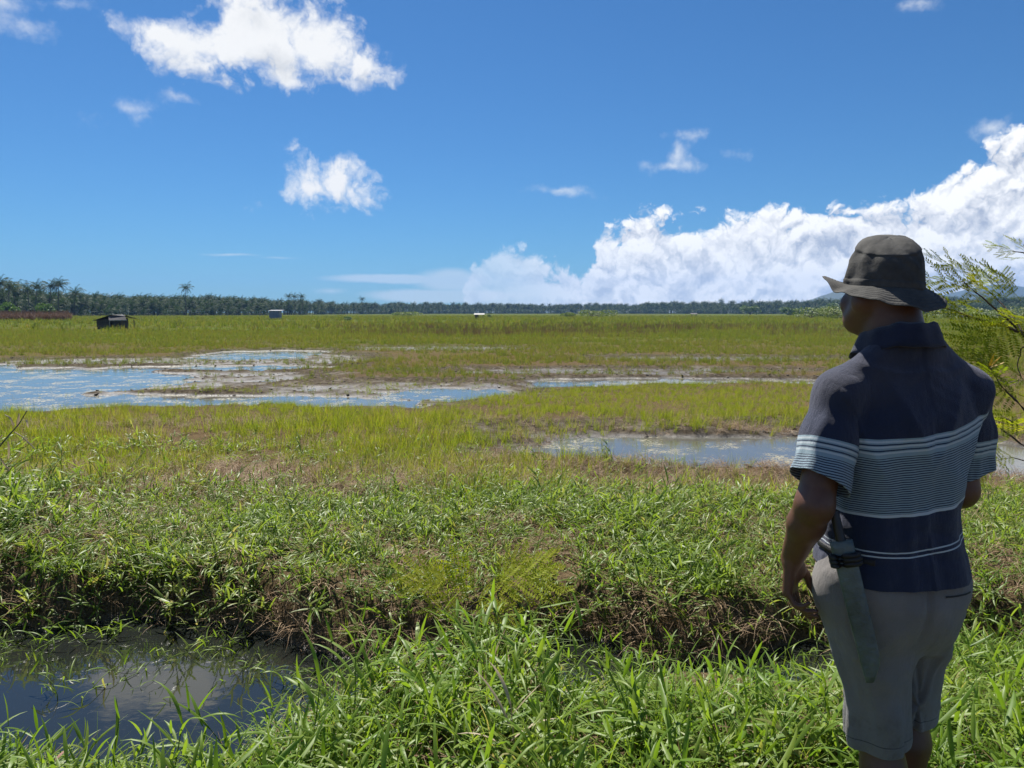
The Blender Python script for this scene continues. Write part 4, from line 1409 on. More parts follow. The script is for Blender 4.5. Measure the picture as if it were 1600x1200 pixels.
def build_shorts(parent):
    S = Sdf((-0.27, -0.24, 0.36), (0.27, 0.28, 1.00), 0.0048)
    S.stack([(0.66, 0.01, 0.0, 0.10, 0.07), (0.71, 0.005, 0.0, 0.145, 0.105), (0.76, 0, -0.002, 0.172, 0.130), (0.81, 0, -0.004, 0.180, 0.140), (0.86, 0, -0.002, 0.176, 0.136), (0.91, 0, 0.004, 0.164, 0.124), (0.985, 0, 0.010, 0.152, 0.116)], 0.05, 2.3)
    for sx, hp, kn in ((-1, HIP_L, KN_L), (1, HIP_R, KN_R)):
        hp, kn = np.array(hp), np.array(kn)
        mid = hp * 0.45 + kn * 0.55
        S.cone(hp + [sx * 0.006, -0.010, -0.03], mid + [0, -0.012, 0], 0.106, 0.084, 0.05)
        S.cone(mid + [0, -0.012, 0], kn + [0, -0.010, -0.10], 0.084, 0.070, 0.022)
    # seat seam
    P, F = S.mesh()
    P = relax(P, F, 3, 0.5)
    N = vnormals(P, F)
    x, y, z = P.T
    legx = np.where(x < 0.04, -0.05, 0.1)
    ang = np.arctan2(x - legx, -(y))
    f = 0.0140 * fbm(ang * 1.7 + 3 * np.sign(x) + 4 * z, z * 2.2, oct=2) * sstep(0.86, 0.6, z)
    f += 0.009 * fbm(x * 8, z * 11 + 5 * x, y * 8, oct=3)
    # folds running down and inwards from the seat
    f += 0.0100 * (1 - np.abs(np.sin((np.abs(x) * 15 + z * 11)))) * np.exp(-((z - 0.72) / 0.10) ** 2) * (y < 0.03)
    f -= 0.010 * np.exp(-(x / 0.010) ** 2) * sstep(0.70, 0.78, z) * sstep(0.95, 0.88, z) * (y < 0)
    f += 0.005 * np.sin(ang * 5 + 2) * sstep(0.6, 0.45, z)
    P = P + N * f[:, None]
    P = relax(P, F, 1, 0.4)
    m, t, b = mat_new('shorts_cotton')
    co = t.node('ShaderNodeTexCoord').outputs['Object']
    n = t.noise(co, 6, 6, 0.6)
    c = t.mix(t.remap(n, 0.3, 0.7), (0.130, 0.121, 0.117), (0.200, 0.186, 0.178))
    c = t.mix(t.remap(t.noise(co, 420, 2, 0.5), 0.3, 0.7, 0, 0.35), c, (0.21, 0.20, 0.19))
    # hem seam, and mud splashed up from below
    zz = t.node('ShaderNodeSeparateXYZ', ins={0: co}).outputs[2]
    c = t.mix(t.m('MULTIPLY', t.m('GREATER_THAN', zz, 0.435), t.m('LESS_THAN', zz, 0.4375)), c, (0.045, 0.043, 0.044))
    mudm = t.m('MULTIPLY', t.remap(zz, 0.42, 0.62, 1.0, 0.0), t.remap(t.noise(co, 26, 6, 0.7), 0.52, 0.66))
    c = t.mix(t.m('MULTIPLY', mudm, 0.5), c, (0.075, 0.058, 0.040))
    t._in(b.inputs['Base Color'], c)
    b.inputs['Roughness'].default_value = 0.85
    b.inputs['Specular IOR Level'].default_value = 0.25
    b.inputs['Sheen Weight'].default_value = 0.2
    wv = t.m('ADD', t.m('MULTIPLY', t.noise(co, 600, 2, 0.5), 0.4), t.m('MULTIPLY', t.noise(t.v('MULTIPLY', co, (1, 1, 0.4)), 22, 4, 0.55), 1.5))
    bp = t.node('ShaderNodeBump', ins={'Strength': 0.9, 'Distance': 0.009, 'Height': wv})
    t._in(b.inputs['Normal'], bp.outputs[0])
    o = mesh_obj('shorts', P, F, m, parent)
    cut_open(o, [((0, 0, 0.408), Vector((0.0, 0.06, -1)).normalized(), lambda q: q.z < 0.6), ((0, 0, 0.972), (0, 0, 1), lambda q: q.z > 0.9)])
    solidify(o, 0.003)
    # pocket opening on the seat, its shade drawn as a dark strip
    from mathutils.bvhtree import BVHTree
    bv = BVHTree.FromPolygons(P.tolist(), F.tolist())
    dark = simple_mat('pocket_shadow', (0.020, 0.019, 0.020), 0.9, 0.2)
    for sx, x0, x1, z0, z1 in ((1, 0.045, 0.145, 0.842, 0.836),):
        V = []
        for i in range(13):
            s_ = i / 12
            for dz in (0.0022, -0.0022):
                h_, n_, _, _ = bv.ray_cast(Vector((x0 + (x1 - x0) * s_, -0.4, z0 + (z1 - z0) * s_ + dz)), Vector((0, 1, 0)))
                V.append(h_ + n_ * 0.0022 if h_ else Vector((x0, -0.14, z0)))
        Fq = [(2 * i, 2 * i + 1, 2 * i + 3, 2 * i + 2) for i in range(12)]
        mesh_obj('pocket_slit_shade', V, Fq, dark, o)
    return o


def build_hat(parent):
    c, s = math.cos(HEAD_YAW), math.sin(HEAD_YAW)
    m, t, b = mat_new('hat_canvas')
    co = t.node('ShaderNodeTexCoord').outputs['Object']
    n = t.noise(co, 16, 7, 0.65)
    colr = t.mix(t.remap(n, 0.3, 0.72), (0.040, 0.040, 0.038), (0.088, 0.085, 0.078))
    t._in(b.inputs['Base Color'], colr)
    b.inputs['Roughness'].default_value = 0.9
    b.inputs['Specular IOR Level'].default_value = 0.2
    wv = t.m('ADD', t.m('MULTIPLY', t.noise(co, 620, 2, 0.5), 0.35), t.m('MULTIPLY', t.noise(co, 38, 4, 0.6), 1.2))
    bp = t.node('ShaderNodeBump', ins={'Strength': 0.6, 'Distance': 0.004, 'Height': wv})
    t._in(b.inputs['Normal'], bp.outputs[0])
    NS = 128
    TILT = R(4.5)

    def loft(prof, name, par, wob):
        V, F = [], []
        k = len(prof)
        for i in range(NS):
            a = 2 * math.pi * i / NS
            for j, (r, z) in enumerate(prof):
                dx, dz = wob(a, r, z, j)
                x, y = (r + dx) * math.cos(a) * 0.92, (r + dx) * math.sin(a) * 1.05
                zz = z + dz - 1.61
                y, zz = y * math.cos(TILT) - zz * math.sin(TILT), y * math.sin(TILT) + zz * math.cos(TILT)
                zz += x * -0.02
                V.append((x * c - y * s + HD[0], x * s + y * c + HD[1] + 0.002, zz + 1.618))
        for i in range(NS):
            i2 = (i + 1) % NS
            for j in range(k - 1):
                F.append((i * k + j, i2 * k + j, i2 * k + j + 1, i * k + j + 1))
        o = mesh_obj(name, V, F, m, par)
        solidify(o, 0.002)
        return o

    def nz(a, q, f=2.0):
        return float(vnoise(np.array([math.cos(a) * f + q]), np.array([math.sin(a) * f]))[0])

    # crown: soft flat top, a seam round its edge, sides that fall in slightly
    prof = [(0.001, 1.717), (0.020, 1.7175), (0.038, 1.7160), (0.052, 1.7125), (0.064, 1.7065), (0.0725, 1.6990), (0.0765, 1.6945), (0.0785, 1.6915), (0.0778, 1.6890), (0.0805, 1.683),
            (0.0845, 1.674), (0.0880, 1.662), (0.0905, 1.648), (0.0940, 1.630), (0.0965, 1.615), (0.0970, 1.6115), (0.0990, 1.6105), (0.0985, 1.604), (0.0992, 1.598), (0.1000, 1.592)]

    def wc(a, r, z, j):
        k = min(1.0, j / 8)
        dent = 0.0040 * nz(a, 3.1, 2.6) * k + 0.0035 * nz(a, z * 40, 4.0) * k
        top = 0.007 * nz(a, 9.0, 1.5) * (1 - k) * min(1, r / 0.03)
        top += 0.026 * math.cos(a - R(54)) * min(1.0, r / 0.076) * max(0.0, (z - 1.61) / 0.105)
        return dent, top + 0.002 * nz(a, 5.0, 1.2) * min(1, r / 0.03)
    crown = loft(prof, 'hat_crown', parent, wc)
    # brim: rings of stitching, turned up on his left, drooping behind
    nb = 34
    bprof = []
    for j in range(nb + 1):
        q = j / nb
        bprof.append((0.0985 + 0.056 * q, 1.593 - 0.036 * q ** 1.1))

    def wb(a, r, z, j):
        q = j / nb
        back = max(0.0, -math.sin(a)) ** 1.5
        right = max(0.0, math.cos(a)) ** 2
        front = max(0.0, math.sin(a - 0.73)) ** 1.6
        dz = q * (-0.004 * back + 0.002 * right + 0.058 * front) + q * 0.011 * nz(a, 1.7, 2.2) + q * 0.005 * nz(a, 7.7, 5.0)
        dr = q * (0.004 * nz(a, 4.2, 2.0) - 0.010 * back + 0.004 * right)
        dz += 0.0007 * (1 if (j % 5) < 3 else -0.6)
        return dr, dz
    brim = loft(bprof, 'hat_brim', parent, wb)
    return crown, brim


def build_man():
    root = empty('person', (MAN_XY[0], MAN_XY[1], 0.0), MAN_ROT)
    tag(root, 'person seen from behind in grey bucket hat, navy striped polo shirt and grey shorts', 'person')
    build_body(root)
    shirt = build_shirt(root)
    shorts = build_shorts(root)
    hat = empty('bucket_hat', (0, 0, 0))
    hat.parent = root
    build_hat(hat)
    # black strap slung round the hips over the shirt
    V, F = [], []
    n = 60
    for i in range(n + 1):
        a = R(165) + (i / n) * R(62)
        cx, cy = math.cos(a), math.sin(a)
        z = 0.932 + 0.004 * math.sin(3 * a)
        for dr, dz in ((0, -0.007), (0.0015, -0.006), (0.0015, 0.006), (0, 0.007)):
            V.append(((0.1795 + dr) * math.copysign(abs(cx) ** (2 / 2.4), cx), 0.009 + (0.1545 + dr) * math.copysign(abs(cy) ** (2 / 2.4), cy), z + dz))
    for i in range(n):
        for j in range(3):
            F.append((i * 4 + j, i * 4 + j + 1, i * 4 + j + 5, i * 4 + j + 4))
    ms = simple_mat('strap_black', (0.008, 0.008, 0.009), 0.6, 0.3, 40, 0.4, 300)
    st = mesh_obj('waist_strap', V, F, ms, root)
    solidify(st, 0.002)
    # sandals
    msl = simple_mat('sandal_rubber', (0.02, 0.018, 0.016), 0.7, 0.3)
    for an in (AN_L, AN_R):
        V, F = [], []
        N_ = 28
        for lv in (0.0, 0.014):
            for i in range(N_):
                a = 2 * math.pi * i / N_
                w = 0.040 + 0.008 * math.sin(a)
                V.append((an[0] + w * math.cos(a), an[1] + 0.06 + 0.135 * math.sin(a), lv))
        F = [tuple(range(N_))[::-1], tuple(range(N_, 2 * N_))] + [(i, (i + 1) % N_, N_ + (i + 1) % N_, N_ + i) for i in range(N_)]
        mesh_obj('sandal', V, F, msl, root, smooth=False)

    # ---- machete in its sheath, hanging at his left hip: its own thing
    sh = empty('machete_sheath', (MAN_XY[0], MAN_XY[1], 0.0), MAN_ROT)
    tag(sh, 'grey green machete sheath hanging down the left thigh of the person', 'sheath')
    top, tip = Vector((-0.214, -0.092, 0.985)), Vector((-0.146, -0.150, 0.650))
    ax = (tip - top).normalized()
    out = Vector((-0.62, -0.78, 0.0)); out = (out - ax * out.dot(ax)).normalized()
    sd_ = ax.cross(out)
    msh = simple_mat('sheath_plastic', (0.075, 0.100, 0.096), 0.38, 0.45, 14, 0.5, 60)
    V, F = [], []
    L = (tip - top).length
    K = 18
    for k in range(K + 1):
        q = k / K
        w = 0.027 - 0.004 * q if q < 0.86 else 0.0236 - 0.014 * (q - 0.86) / 0.14
        th = 0.0085 - 0.003 * q
        skew = 0.0 if q < 0.86 else 0.012 * (q - 0.86) / 0.14
        p = top + ax * (L * q)
        for i in range(12):
            a = 2 * math.pi * i / 12
            V.append(p + sd_ * (w * math.copysign(abs(math.cos(a)) ** 0.5, math.cos(a)) + skew) + out * (th * math.sin(a)))
    for k in range(K):
        for i in range(12):
            j = (i + 1) % 12
            F.append((k * 12 + i, k * 12 + j, (k + 1) * 12 + j, (k + 1) * 12 + i))
    F += [tuple(range(12))[::-1], tuple(K * 12 + i for i in range(12))]
    mesh_obj('scabbard', V, F, msh, sh)
    # binding round the mouth of the sheath
    B = Bld()
    for q, w0 in ((0.105, 0.031), (0.135, 0.0315), (0.165, 0.031)):
        p = top + ax * (L * q)
        ring = [p + sd_ * (w0 * math.copysign(abs(math.cos(a)) ** 0.5, math.cos(a))) + out * (0.0125 * math.sin(a)) for a in np.linspace(0, 2 * math.pi, 17)]
        B.tube(ring, 0.0075, 0.0075, 6)
    B.obj('binding', ms, sh)
    B = Bld()
    B.tube([top - ax * (0.0 + 0.009 * k) - out * 0.001 * k for k in range(9)], 0.0115, 0.0105, 10)
    B.obj('machete_handle', simple_mat('handle_wood', (0.010, 0.009, 0.009), 0.5, 0.4, 30), sh)
    return root


MAN = build_man()

# ================================================================== palms
M_PALM = leaf_mat('palm_frond', [(0.0, (0.013, 0.028, 0.008)), (0.5, (0.024, 0.050, 0.013)), (0.8, (0.042, 0.070, 0.018)), (1.0, (0.085, 0.085, 0.034))], 0.20, 0.6, (1.4, 1.5, 0.6), 0.15)
M_TRUNK = simple_mat('palm_trunk', (0.075, 0.064, 0.052), 0.9, 0.3, 3, 0.5, 10)


def frond(B, base, az, L, el0, el1, tint, segs=7, nleaf=9):
    """a feather leaf: a rib with drooping leaflets on both sides"""
    pts, dirs = [], []
    p = Vector(base)
    for k in range(segs + 1):
        s = k / segs
        el = el0 + (el1 - el0) * s ** 1.2
        d = Vector((math.cos(az) * math.cos(el), math.sin(az) * math.cos(el), math.sin(el)))
        pts.append(p.copy()); dirs.append(d)
        p = p + d * (L / segs)
    side = Vector((-math.sin(az), math.cos(az), 0))
    B.tube(pts[::2] if segs % 2 == 0 else pts[:-1:2] + [pts[-1]], 0.05, 0.012, 3, tint)
    for k in range(nleaf):
        s = 0.12 + 0.88 * k / (nleaf - 1)
        i = min(segs - 1, int(s * segs)); f = s * segs - i
        q = pts[i].lerp(pts[i + 1], f)
        d = dirs[i]
        ll = L * (0.26 * math.sin(min(1, s * 1.6 + 0.25) * math.pi * 0.62) + 0.04) * U(0.85, 1.1)
        wd = L * 0.030
        for sg in (-1, 1):
            out = (side * sg * 0.75 + d * 0.55 + Vector((0, 0, -0.40 - U(0, 0.45)))).normalized()
            n0 = len(B.v)
            a, b = q - d * wd, q + d * wd
            tip = q + out * ll
            B.v += [a, b, tip]
            B.t += [tint, tint, tint]
            B.f.append((n0, n0 + 1, n0 + 2))


def palm_meshes(k, H, nf, Lf, wind=0.5):
    """trunk and crown meshes for a palm of height H"""
    rr = random.Random(k)
    lean = Vector((rr.uniform(-0.08, 0.08), rr.uniform(-0.08, 0.08), 0))
    T = Bld()
    pts = [Vector((lean.x * H * (s ** 2), lean.y * H * (s ** 2), -0.3 + (H + 0.3) * s)) for s in np.linspace(0, 1, 8)]
    T.tube(pts, 0.20, 0.11, 7)
    trunk = T.obj('trunk', M_TRUNK, link=False)
    B = Bld()
    top = pts[-1]
    for i in range(nf):
        q = i / nf
        az = i * 2.399 + rr.uniform(-0.2, 0.2)
        el0 = R(80 - 105 * q + rr.uniform(-8, 8))
        el1 = el0 - R(55 + 30 * q + rr.uniform(-10, 15))
        # the wind combs the fronds to the right
        wx = math.cos(az)
        frond(B, top + Vector((0, 0, 0.1)), az, Lf * rr.uniform(0.85, 1.1) * (1 + 0.12 * wx * wind), el0 + 0.15 * wx * wind, el1, min(1.0, max(0.0, 0.75 - 0.4 * q + rr.uniform(-0.2, 0.2))) if rr.random() > 0.06 else 1.3)
    crown = B.obj('crown', M_PALM, link=False)
    return trunk, crown


FRONT = [(-140, 262), (0, 268), (60, 272), (120, 300), (200, 322), (300, 345), (400, 400), (470, 480), (540, 600), (620, 740), (700, 840), (850, 900), (1000, 860), (1100, 800), (1200, 740), (1300, 640), (1450, 560), (1600, 520), (1760, 500)]


def front_d(px):
    return float(np.interp(px, [p for p, _ in FRONT], [d for _, d in FRONT]))


def build_palms():
    protos = []
    for k, (H, nf, Lf) in enumerate(((9.5, 24, 4.2), (8.2, 22, 4.0), (11.0, 24, 4.0), (6.5, 22, 4.2), (4.4, 20, 4.2), (2.2, 16, 4.4), (1.0, 14, 4.6), (12.6, 22, 3.6))):
        protos.append(palm_meshes(k + 20, H, nf, Lf))
    rr = random.Random(3)
    used = [False] * len(protos)

    def palm(px, D, k, label, group, sc=1.0, rz=None):
        p = at(px, 480, D)
        root = empty('coconut_palm', (p.x, D, float(ground_z(np.array([p.x]), np.array([D]))[0])), rr.uniform(-0.5, 0.5) if rz is None else rz)
        root.scale = (sc, sc, sc)
        tr, cr = protos[k]
        for src in (tr, cr):
            c = src.copy()
            c.name = 'trunk' if src is tr else 'crown'
            COL.objects.link(c)
            c.parent = root
        tag(root, label, 'palm tree', group)
        return root

    # palms that stand out of the grove
    palm(290, 330, 7, 'tallest coconut palm rising alone above the grove right of the wooden hut', 'palms of the grove', 0.93, 0.2)
    palm(91, 276, 2, 'tall palm at the right end of the high clump on the left', 'palms of the grove', 1.0, 0.1)
    palm(77, 274, 2, 'second palm from the right end of the high left clump', 'palms of the grove', 0.95, 0.8)
    palm(55, 272, 2, 'palm in the middle of the high left clump beside a gap of sky', 'palms of the grove', 0.93, 1.7)
    palm(46, 278, 0, 'shorter palm inside the high left clump', 'palms of the grove', 0.96, 2.2)
    palm(14, 270, 2, 'palm with bare trunk between leftmost palm and high clump', 'palms of the grove', 0.93, 0.0)
    palm(-2, 262, 2, 'leftmost palm cut off by the edge of the photo', 'palms of the grove', 1.0, 0.5)
    palm(25, 274, 0, 'rounded palm crown just right of the bare trunked palm', 'palms of the grove', 0.98, 3.0)
    palm(116, 300, 0, 'dark palm crown just right of the gap beside the high clump', 'palms of the grove', 0.92, 0.4)
    palm(451, 470, 7, 'leftmost of three palms poking above the grove behind the grey shed', 'palms of the grove', 0.88, 0.4)
    palm(461, 474, 7, 'middle one of three palms poking above the grove behind the grey shed', 'palms of the grove', 0.86, 1.4)
    palm(473, 480, 7, 'rightmost of three palms poking above the grove behind the grey shed', 'palms of the grove', 0.88, 2.4)
    palm(567, 640, 7, 'lone taller palm above the grove left of the picture centre', 'palms of the grove', 0.96, 2.9)
    palm(1127, 780, 7, 'lone taller palm above the far grove right of the picture centre', 'palms of the grove', 1.02, 0.9)
    G, L = 'palms of the near grove', 'coconut palm in the dense grove along the left horizon'
    n = 0
    while n < 270:
        px = rr.uniform(-70, 560)
        back = rr.random() ** 1.3
        d0 = front_d(px)
        D = d0 + back * 55
        if back < 0.12:
            k = rr.choice((4, 5, 6, 5, 6))
        elif back < 0.4:
            k = rr.choice((3, 4, 4, 5, 3))
        else:
            k = rr.choice((0, 1, 3, 1, 0, 3))
        if 96 < px < 108 and k in (0, 1, 2):
            k = 3
        sc = rr.uniform(0.70, 1.08) * (0.98 if px < 92 else 0.80)
        palm(px, D, k, L, G, sc)
        n += 1
    # the rest of the wood, far off
    P, rz, sc, ix = [], [], [], []
    variants = []
    for k, (tr, cr) in enumerate(protos):
        B1, B2 = tr.data, cr.data
        me = bpy.data.meshes.new('palm')
        v1 = np.array([v.co[:] for v in B1.vertices]); v2 = np.array([v.co[:] for v in B2.vertices])
        f1 = [tuple(p.vertices) for p in B1.polygons]; f2 = [tuple(i + len(v1) for i in p.vertices) for p in B2.polygons]
        me.from_pydata(np.concatenate([v1, v2]).tolist(), [], f1 + f2)
        a = me.attributes.new('tint', 'FLOAT', 'POINT')
        t2 = np.zeros(len(v2), np.float32); B2.attributes['tint'].data.foreach_get('value', t2)
        a.data.foreach_set('value', np.concatenate([np.zeros(len(v1), np.float32), t2]))
        me.materials.append(M_TRUNK); me.materials.append(M_PALM)
        me.polygons.foreach_set('material_index', np.array([0] * len(f1) + [1] * len(f2), np.int32))
        variants.append(bpy.data.objects.new('palm', me))
    for q in range(6500):
        px = rr.uniform(-140, 1760)
        back = rr.random()
        d0 = front_d(px)
        if px < 560:
            D = d0 + 40 + back * 110
        else:
            D = d0 + back * 140
        if px < 560 and rr.random() < 0.35:
            continue
        p = at(px, 480, D)
        P.append((p.x, D, 0.0))
        if px > 560 and back < 0.22:
            k = rr.choice((4, 5, 6, 5))
        elif back < 0.3:
            k = rr.choice((1, 3, 4, 3, 4))
        else:
            k = rr.choice((0, 1, 0, 1, 3, 2, 1))
        ix.append(k); rz.append(rr.uniform(-0.7, 0.7)); sc.append(rr.uniform(0.72, 1.12) * (0.80 if px < 600 else 0.98) * (0.92 if 600 < px < 1000 else 1))
    scatter('palm_forest', 'far palm forest closing off the field along the horizon', 'forest', variants, P, np.array(rz), np.array(sc), None, np.array(ix))


build_palms()

# ================================================================== shrubs and broad-leaved trees at the field edge
M_SHRUB = leaf_mat('shrub_leaf', [(0.0, (0.055, 0.095, 0.014)), (0.5, (0.105, 0.150, 0.022)), (1.0, (0.18, 0.20, 0.035))], 0.35, 0.55)
M_TREE = leaf_mat('tree_leaf', [(0.0, (0.030, 0.070, 0.012)), (0.5, (0.060, 0.115, 0.020)), (1.0, (0.11, 0.16, 0.030))], 0.35, 0.5)
M_BARK = simple_mat('bark', (0.075, 0.055, 0.040), 0.9, 0.4, 8, 0.6, 30)


def leafy(name, label, cat, loc, rx, rz, n, leaf, mat, trunk=0.0, group=None, seed=1):
    rr = np.random.default_rng(seed)
    root = empty(name, loc)
    lobes = []
    for k in range(7):
        a = rr.uniform(0, 6.28)
        q = rr.uniform(0.25, 0.62)
        lobes.append((math.cos(a) * rx * q, math.sin(a) * rx * q * 0.8, trunk + rz * rr.uniform(0.25, 0.72), rr.uniform(0.32, 0.5)))
    B = Bld()
    for i in range(n):
        lx, ly, lz, q = lobes[i % len(lobes)]
        d = rr.normal(0, 1, 3); d /= np.linalg.norm(d)
        rad = rr.uniform(0.55, 1.0) ** 0.5
        p = Vector((lx + d[0] * rx * q * rad, ly + d[1] * rx * q * rad, max(0.05, lz + d[2] * rz * q * 0.9 * rad)))
        u = Vector(rr.normal(0, 1, 3)).normalized(); w = u.orthogonal().normalized()
        s = leaf * rr.uniform(0.6, 1.3)
        n0 = len(B.v)
        B.v += [p - u * s, p + w * s * 0.45, p + u * s, p - w * s * 0.45]
        B.t += [float(np.clip(rr.normal(0.5, 0.25), 0, 1.1))] * 4
        B.f.append((n0, n0 + 1, n0 + 2, n0 + 3))
    B.obj('crown', mat, root)
    T = Bld()
    for lx, ly, lz, q in lobes[:5]:
        T.tube([(0, 0, -0.1), (lx * 0.25, ly * 0.25, lz * 0.45), (lx, ly, lz)], 0.03 * rx + 0.02, 0.01 * rx, 5)
    T.obj('trunk', M_BARK, root)
    tag(root, label, cat, group)
    return root


def build_edge_shrubs():
    def gp(px, D, dz=0.0):
        p = at(px, 490, D)
        return (p.x, D, float(ground_z(np.array([p.x]), np.array([D]))[0]) + dz)
    leafy('broadleaf_tree', 'light green bushy tree at the left edge of the photo below the palms', 'tree', gp(14, 244), 4.4, 4.4, 1500, 0.34, M_TREE, 0.2, None, 2)
    leafy('broadleaf_tree', 'rounded green tree behind the dried maize patch', 'tree', gp(70, 240), 3.4, 4.2, 1300, 0.32, M_TREE, 0.2, None, 3)
    leafy('broadleaf_tree', 'small bright green tree in front of the far grove right of centre', 'tree', gp(1172, 560), 8.0, 6.0, 1300, 0.6, M_TREE, 0.4, None, 4)
    leafy('broadleaf_tree', 'green tree beside the mound of shrubs right of centre', 'tree', gp(1236, 430), 6.0, 4.2, 1300, 0.5, M_TREE, 0.3, None, 5)
    leafy('broadleaf_tree', 'bright tree top just left of the bucket hat', 'tree', gp(1292, 480), 7.0, 7.0, 1300, 0.6, M_TREE, 0.4, None, 6)
    leafy('low_shrub', 'yellow green shrub mound in the field left of the far brown strip end', 'shrub', gp(930, 250), 7.5, 2.6, 1500, 0.30, M_SHRUB, 0.0, 'shrub mounds on the field', 7)
    leafy('low_shrub', 'small shrub just left of the mound near picture centre', 'shrub', gp(888, 270), 4.0, 1.7, 900, 0.28, M_SHRUB, 0.0, 'shrub mounds on the field', 8)
    leafy('low_shrub', 'broad shrub mound left of the person behind the field', 'shrub', gp(1268, 215), 6.5, 2.7, 1500, 0.28, M_SHRUB, 0.0, 'shrub mounds on the field', 9)
    leafy('low_shrub', 'shrub mound partly hidden by the bucket hat brim', 'shrub', gp(1315, 200), 6.0, 3.0, 1500, 0.28, M_SHRUB, 0.0, 'shrub mounds on the field', 10)
    leafy('low_shrub', 'green shrub row seen through the feathery branches', 'shrub', gp(1500, 190), 9.0, 3.2, 1700, 0.3, M_SHRUB, 0.0, 'shrub mounds on the field', 11)
    leafy('low_shrub', 'green shrub at the right edge behind the feathery branches', 'shrub', gp(1580, 200), 8.0, 3.0, 1500, 0.3, M_SHRUB, 0.0, 'shrub mounds on the field', 12)
    leafy('low_shrub', 'dark low shrub in the field right of the grey shed', 'shrub', gp(542, 150), 1.1, 0.8, 300, 0.16, M_TREE, 0.0, 'shrub mounds on the field', 13)
    leafy('low_shrub', 'long low shrub in front of the palms near the small open shelter', 'shrub', gp(640, 330), 9.0, 1.8, 1100, 0.35, M_SHRUB, 0.0, 'shrub mounds on the field', 14)
    leafy('low_shrub', 'small dark bush just right of the small open shelter', 'shrub', gp(766, 215), 0.8, 1.1, 300, 0.15, M_TREE, 0.0, 'shrub mounds on the field', 15)


build_edge_shrubs()


# ================================================================== huts
def box(name, lo, hi, mat, parent, bevel=0.0):
    bm = bmesh.new()
    bmesh.ops.create_cube(bm, size=1.0)
    for v in bm.verts:
        v.co = Vector([lo[i] + (v.co[i] + 0.5) * (hi[i] - lo[i]) for i in range(3)])
    if bevel:
        bmesh.ops.bevel(bm, geom=bm.edges[:], offset=bevel, segments=1, affect='EDGES')
    me = bpy.data.meshes.new(name)
    bm.to_mesh(me); bm.free()
    me.materials.append(mat)
    o = bpy.data.objects.new(name, me)
    COL.objects.link(o)
    o.parent = parent
    return o


def slab(name, pts, th, mat, parent):
    """a sheet through four corner points, given a thickness"""
    V = [Vector(p) for p in pts]
    n = (V[1] - V[0]).cross(V[2] - V[0]).normalized()
    if n.z < 0:
        n = -n
    W = V + [v + n * th for v in V]
    F = [(3, 2, 1, 0), (4, 5, 6, 7)] + [(i, (i + 1) % 4, 4 + (i + 1) % 4, 4 + i) for i in range(4)]
    return mesh_obj(name, W, F, mat, parent, smooth=False)


